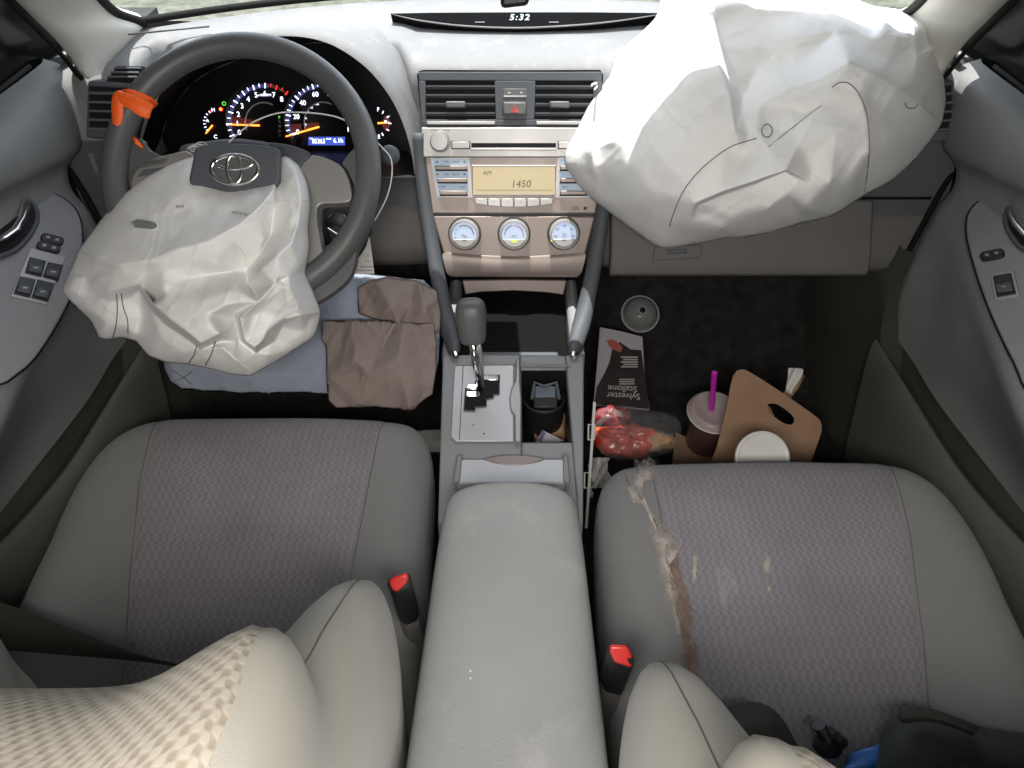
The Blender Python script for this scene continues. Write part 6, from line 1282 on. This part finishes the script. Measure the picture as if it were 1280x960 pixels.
# white paper scraps in the gap beside the seat
GPp = Pl(D(752, 590, 1.20), (1, 0, 0), (0, .7, .7)); mb = MB(); mb.grid([[GPp.on(x + 3 * math.sin(y), y, .006 * math.sin(x * .7 + y * .5)) for x in np.linspace(738, 762, 8)] for y in np.linspace(572, 610, 8)]); tag(mb.build('film_scrap', M('film_scrap', (.5, .5, .5), .3, alpha=.6, grain=80, bump=.5), None, org=GPp.o, angle=60), 'crumpled translucent film scrap in the gap beside the passenger seat', 'scrap')

# ================================================================== things on the passenger seat by the backrest
def mound(name, lab, cat, mat, pts_px, z0, z1, seed):
    """a limp strap or cloth loop: rows of (left px, right px)"""
    rows = []
    for i, ((xa, ya), (xb, yb), z) in enumerate(pts_px): rows.append([Z(lerp(xa, xb, u), lerp(ya, yb, u), z + .012 * math.sin(u * math.pi) + .009 * mnoise.fractal((u * 3.5, i * .7, seed), 1, 2, 4)) for u in np.linspace(0, 1, 9)])
    mb = MB(); mb.grid(rows); o = mb.build(name, mat, None, org=rows[len(rows) // 2][4], angle=180, solid=.003, sub=1); return tag(o, lab, cat)
mound('dark_strap_loop', 'dark brown strap loop rising between the passenger seat and its backrest', 'strap', MAT['cloth_k'], [((888, 905), (880, 960), .375), ((898, 888), (900, 960), .39), ((914, 879), (930, 960), .40), ((938, 875), (956, 960), .40), ((962, 880), (976, 960), .395), ((978, 898), (986, 960), .385), ((992, 922), (992, 965), .37), ((1000, 945), (998, 968), .36)], 0, 0, 2)
mound('dark_green_jacket', 'dark green cloth bundle on the outer rear corner of the passenger seat', 'cloth', MAT['green_cl'], [((1095, 940), (1080, 1000), .36), ((1108, 912), (1110, 1000), .385), ((1126, 892), (1140, 1000), .40), ((1150, 884), (1165, 1000), .41), ((1180, 894), (1190, 1000), .405), ((1220, 908), (1220, 1000), .40), ((1262, 915), (1262, 1000), .395), ((1300, 918), (1300, 1000), .385)], 0, 0, 7)
mound('black_bag_strap', 'wide black strap folded over the dark green cloth bundle on the seat', 'strap', MAT['belt'], [((1120, 893), (1126, 905), .418), ((1150, 882), (1160, 898), .428), ((1182, 892), (1184, 906), .425), ((1212, 904), (1206, 914), .418), ((1226, 909), (1216, 920), .41)], 0, 0, 5)
PMp = Pl(Z(1028, 918, .372), (1, 0, 0), (0, .75, .65))
t = thing('phone_mount', 'black plastic phone mount with ridged stem standing on the passenger seat', 'phone mount', tuple(PMp.o))
p0, p1 = PMp.on(1017, 900, .012), PMp.on(1036, 928, .0)
mb = MB(); L_ = 9
mb.tube([lerp(p0, p1, i / 24) for i in range(25)], [.0052 + (.0011 if i % 3 == 0 else 0) for i in range(25)], 12); mb.build('ridged_stem', MAT['black'], t, angle=40)
mb = MB(); mb.slabpx(PMp, round_px([(1024, 926), (1034, 914), (1046, 913), (1052, 922), (1050, 936), (1042, 945), (1026, 944), (1020, 936)], 3), -.012, .008); mb.build('clamp', MAT['black'], t, bevel=.003)
mb = MB(); mb.lathe(PMp, PMp.hit(1045, 922), [(.0055, .006), (.0058, .014), (.004, .016)], 16); mb.build('thumb_screw', MAT['black'], t, angle=40)
mound('blue_plastic_bag', 'shiny blue plastic bag edge beside the black phone mount', 'bag', MAT['bluep'], [((1058, 944), (1050, 985), .362), ((1072, 938), (1070, 985), .368), ((1090, 932), (1090, 985), .371), ((1108, 928), (1112, 985), .366), ((1122, 926), (1130, 985), .36)], 0, 0, 9)

# ================================================================== light, camera
w = bpy.data.worlds.new('World'); sc.world = w; w.use_nodes = True; wn = w.node_tree.nodes; wl = w.node_tree.links
SUN = V((-.06, .22, .95)).normalized()       # towards the sun: high, from the left and a little ahead
sk = wn.new('ShaderNodeTexSky'); sk.sky_type = 'NISHITA'; sk.sun_disc = False; sk.sun_elevation = math.asin(SUN.z); sk.sun_rotation = math.atan2(SUN.x, SUN.y)
hs = wn.new('ShaderNodeHueSaturation'); hs.inputs['Saturation'].default_value = .35; wl.new(sk.outputs[0], hs.inputs['Color']); wl.new(hs.outputs[0], wn['Background'].inputs[0]); wn['Background'].inputs[1].default_value = .14
sl = bpy.data.lights.new('sun', 'SUN'); sl.energy = 2.0; sl.angle = math.radians(.5); sl.color = (1, .96, .90); so = bpy.data.objects.new('sun', sl); COL.objects.link(so)
so.rotation_euler = (-SUN).to_track_quat('-Z', 'Y').to_euler()
dl_ = bpy.data.lights.new('dome_lamp', 'AREA'); dl_.shape = 'RECTANGLE'; dl_.size = .5; dl_.size_y = .25; dl_.energy = 3.7; dl_.color = (1, .935, .87); do = bpy.data.objects.new('dome_lamp', dl_); COL.objects.link(do); do.location = (0, -.14, 1.155); do.rotation_euler = (math.radians(14), 0, 0)
cam = bpy.data.cameras.new('camera'); cam.sensor_width = 36; cam.lens = 36 * FPX / 1280; cam.clip_start = .01; cam.clip_end = 1000
co = bpy.data.objects.new('camera', cam); COL.objects.link(co); co.location = CAM; co.rotation_euler = (math.pi / 2 - PITCH, 0, 0); sc.camera = co
sc.view_settings.view_transform = 'Standard'; sc.view_settings.look = 'None'; sc.view_settings.gamma = 1; sc.view_settings.exposure = 2.12
sc.render.engine = 'CYCLES'; sc.cycles.use_denoising = True; sc.cycles.max_bounces = 8; sc.cycles.diffuse_bounces = 5; sc.cycles.transparent_max_bounces = 12; sc.cycles.caustics_reflective = False; sc.cycles.caustics_refractive = False
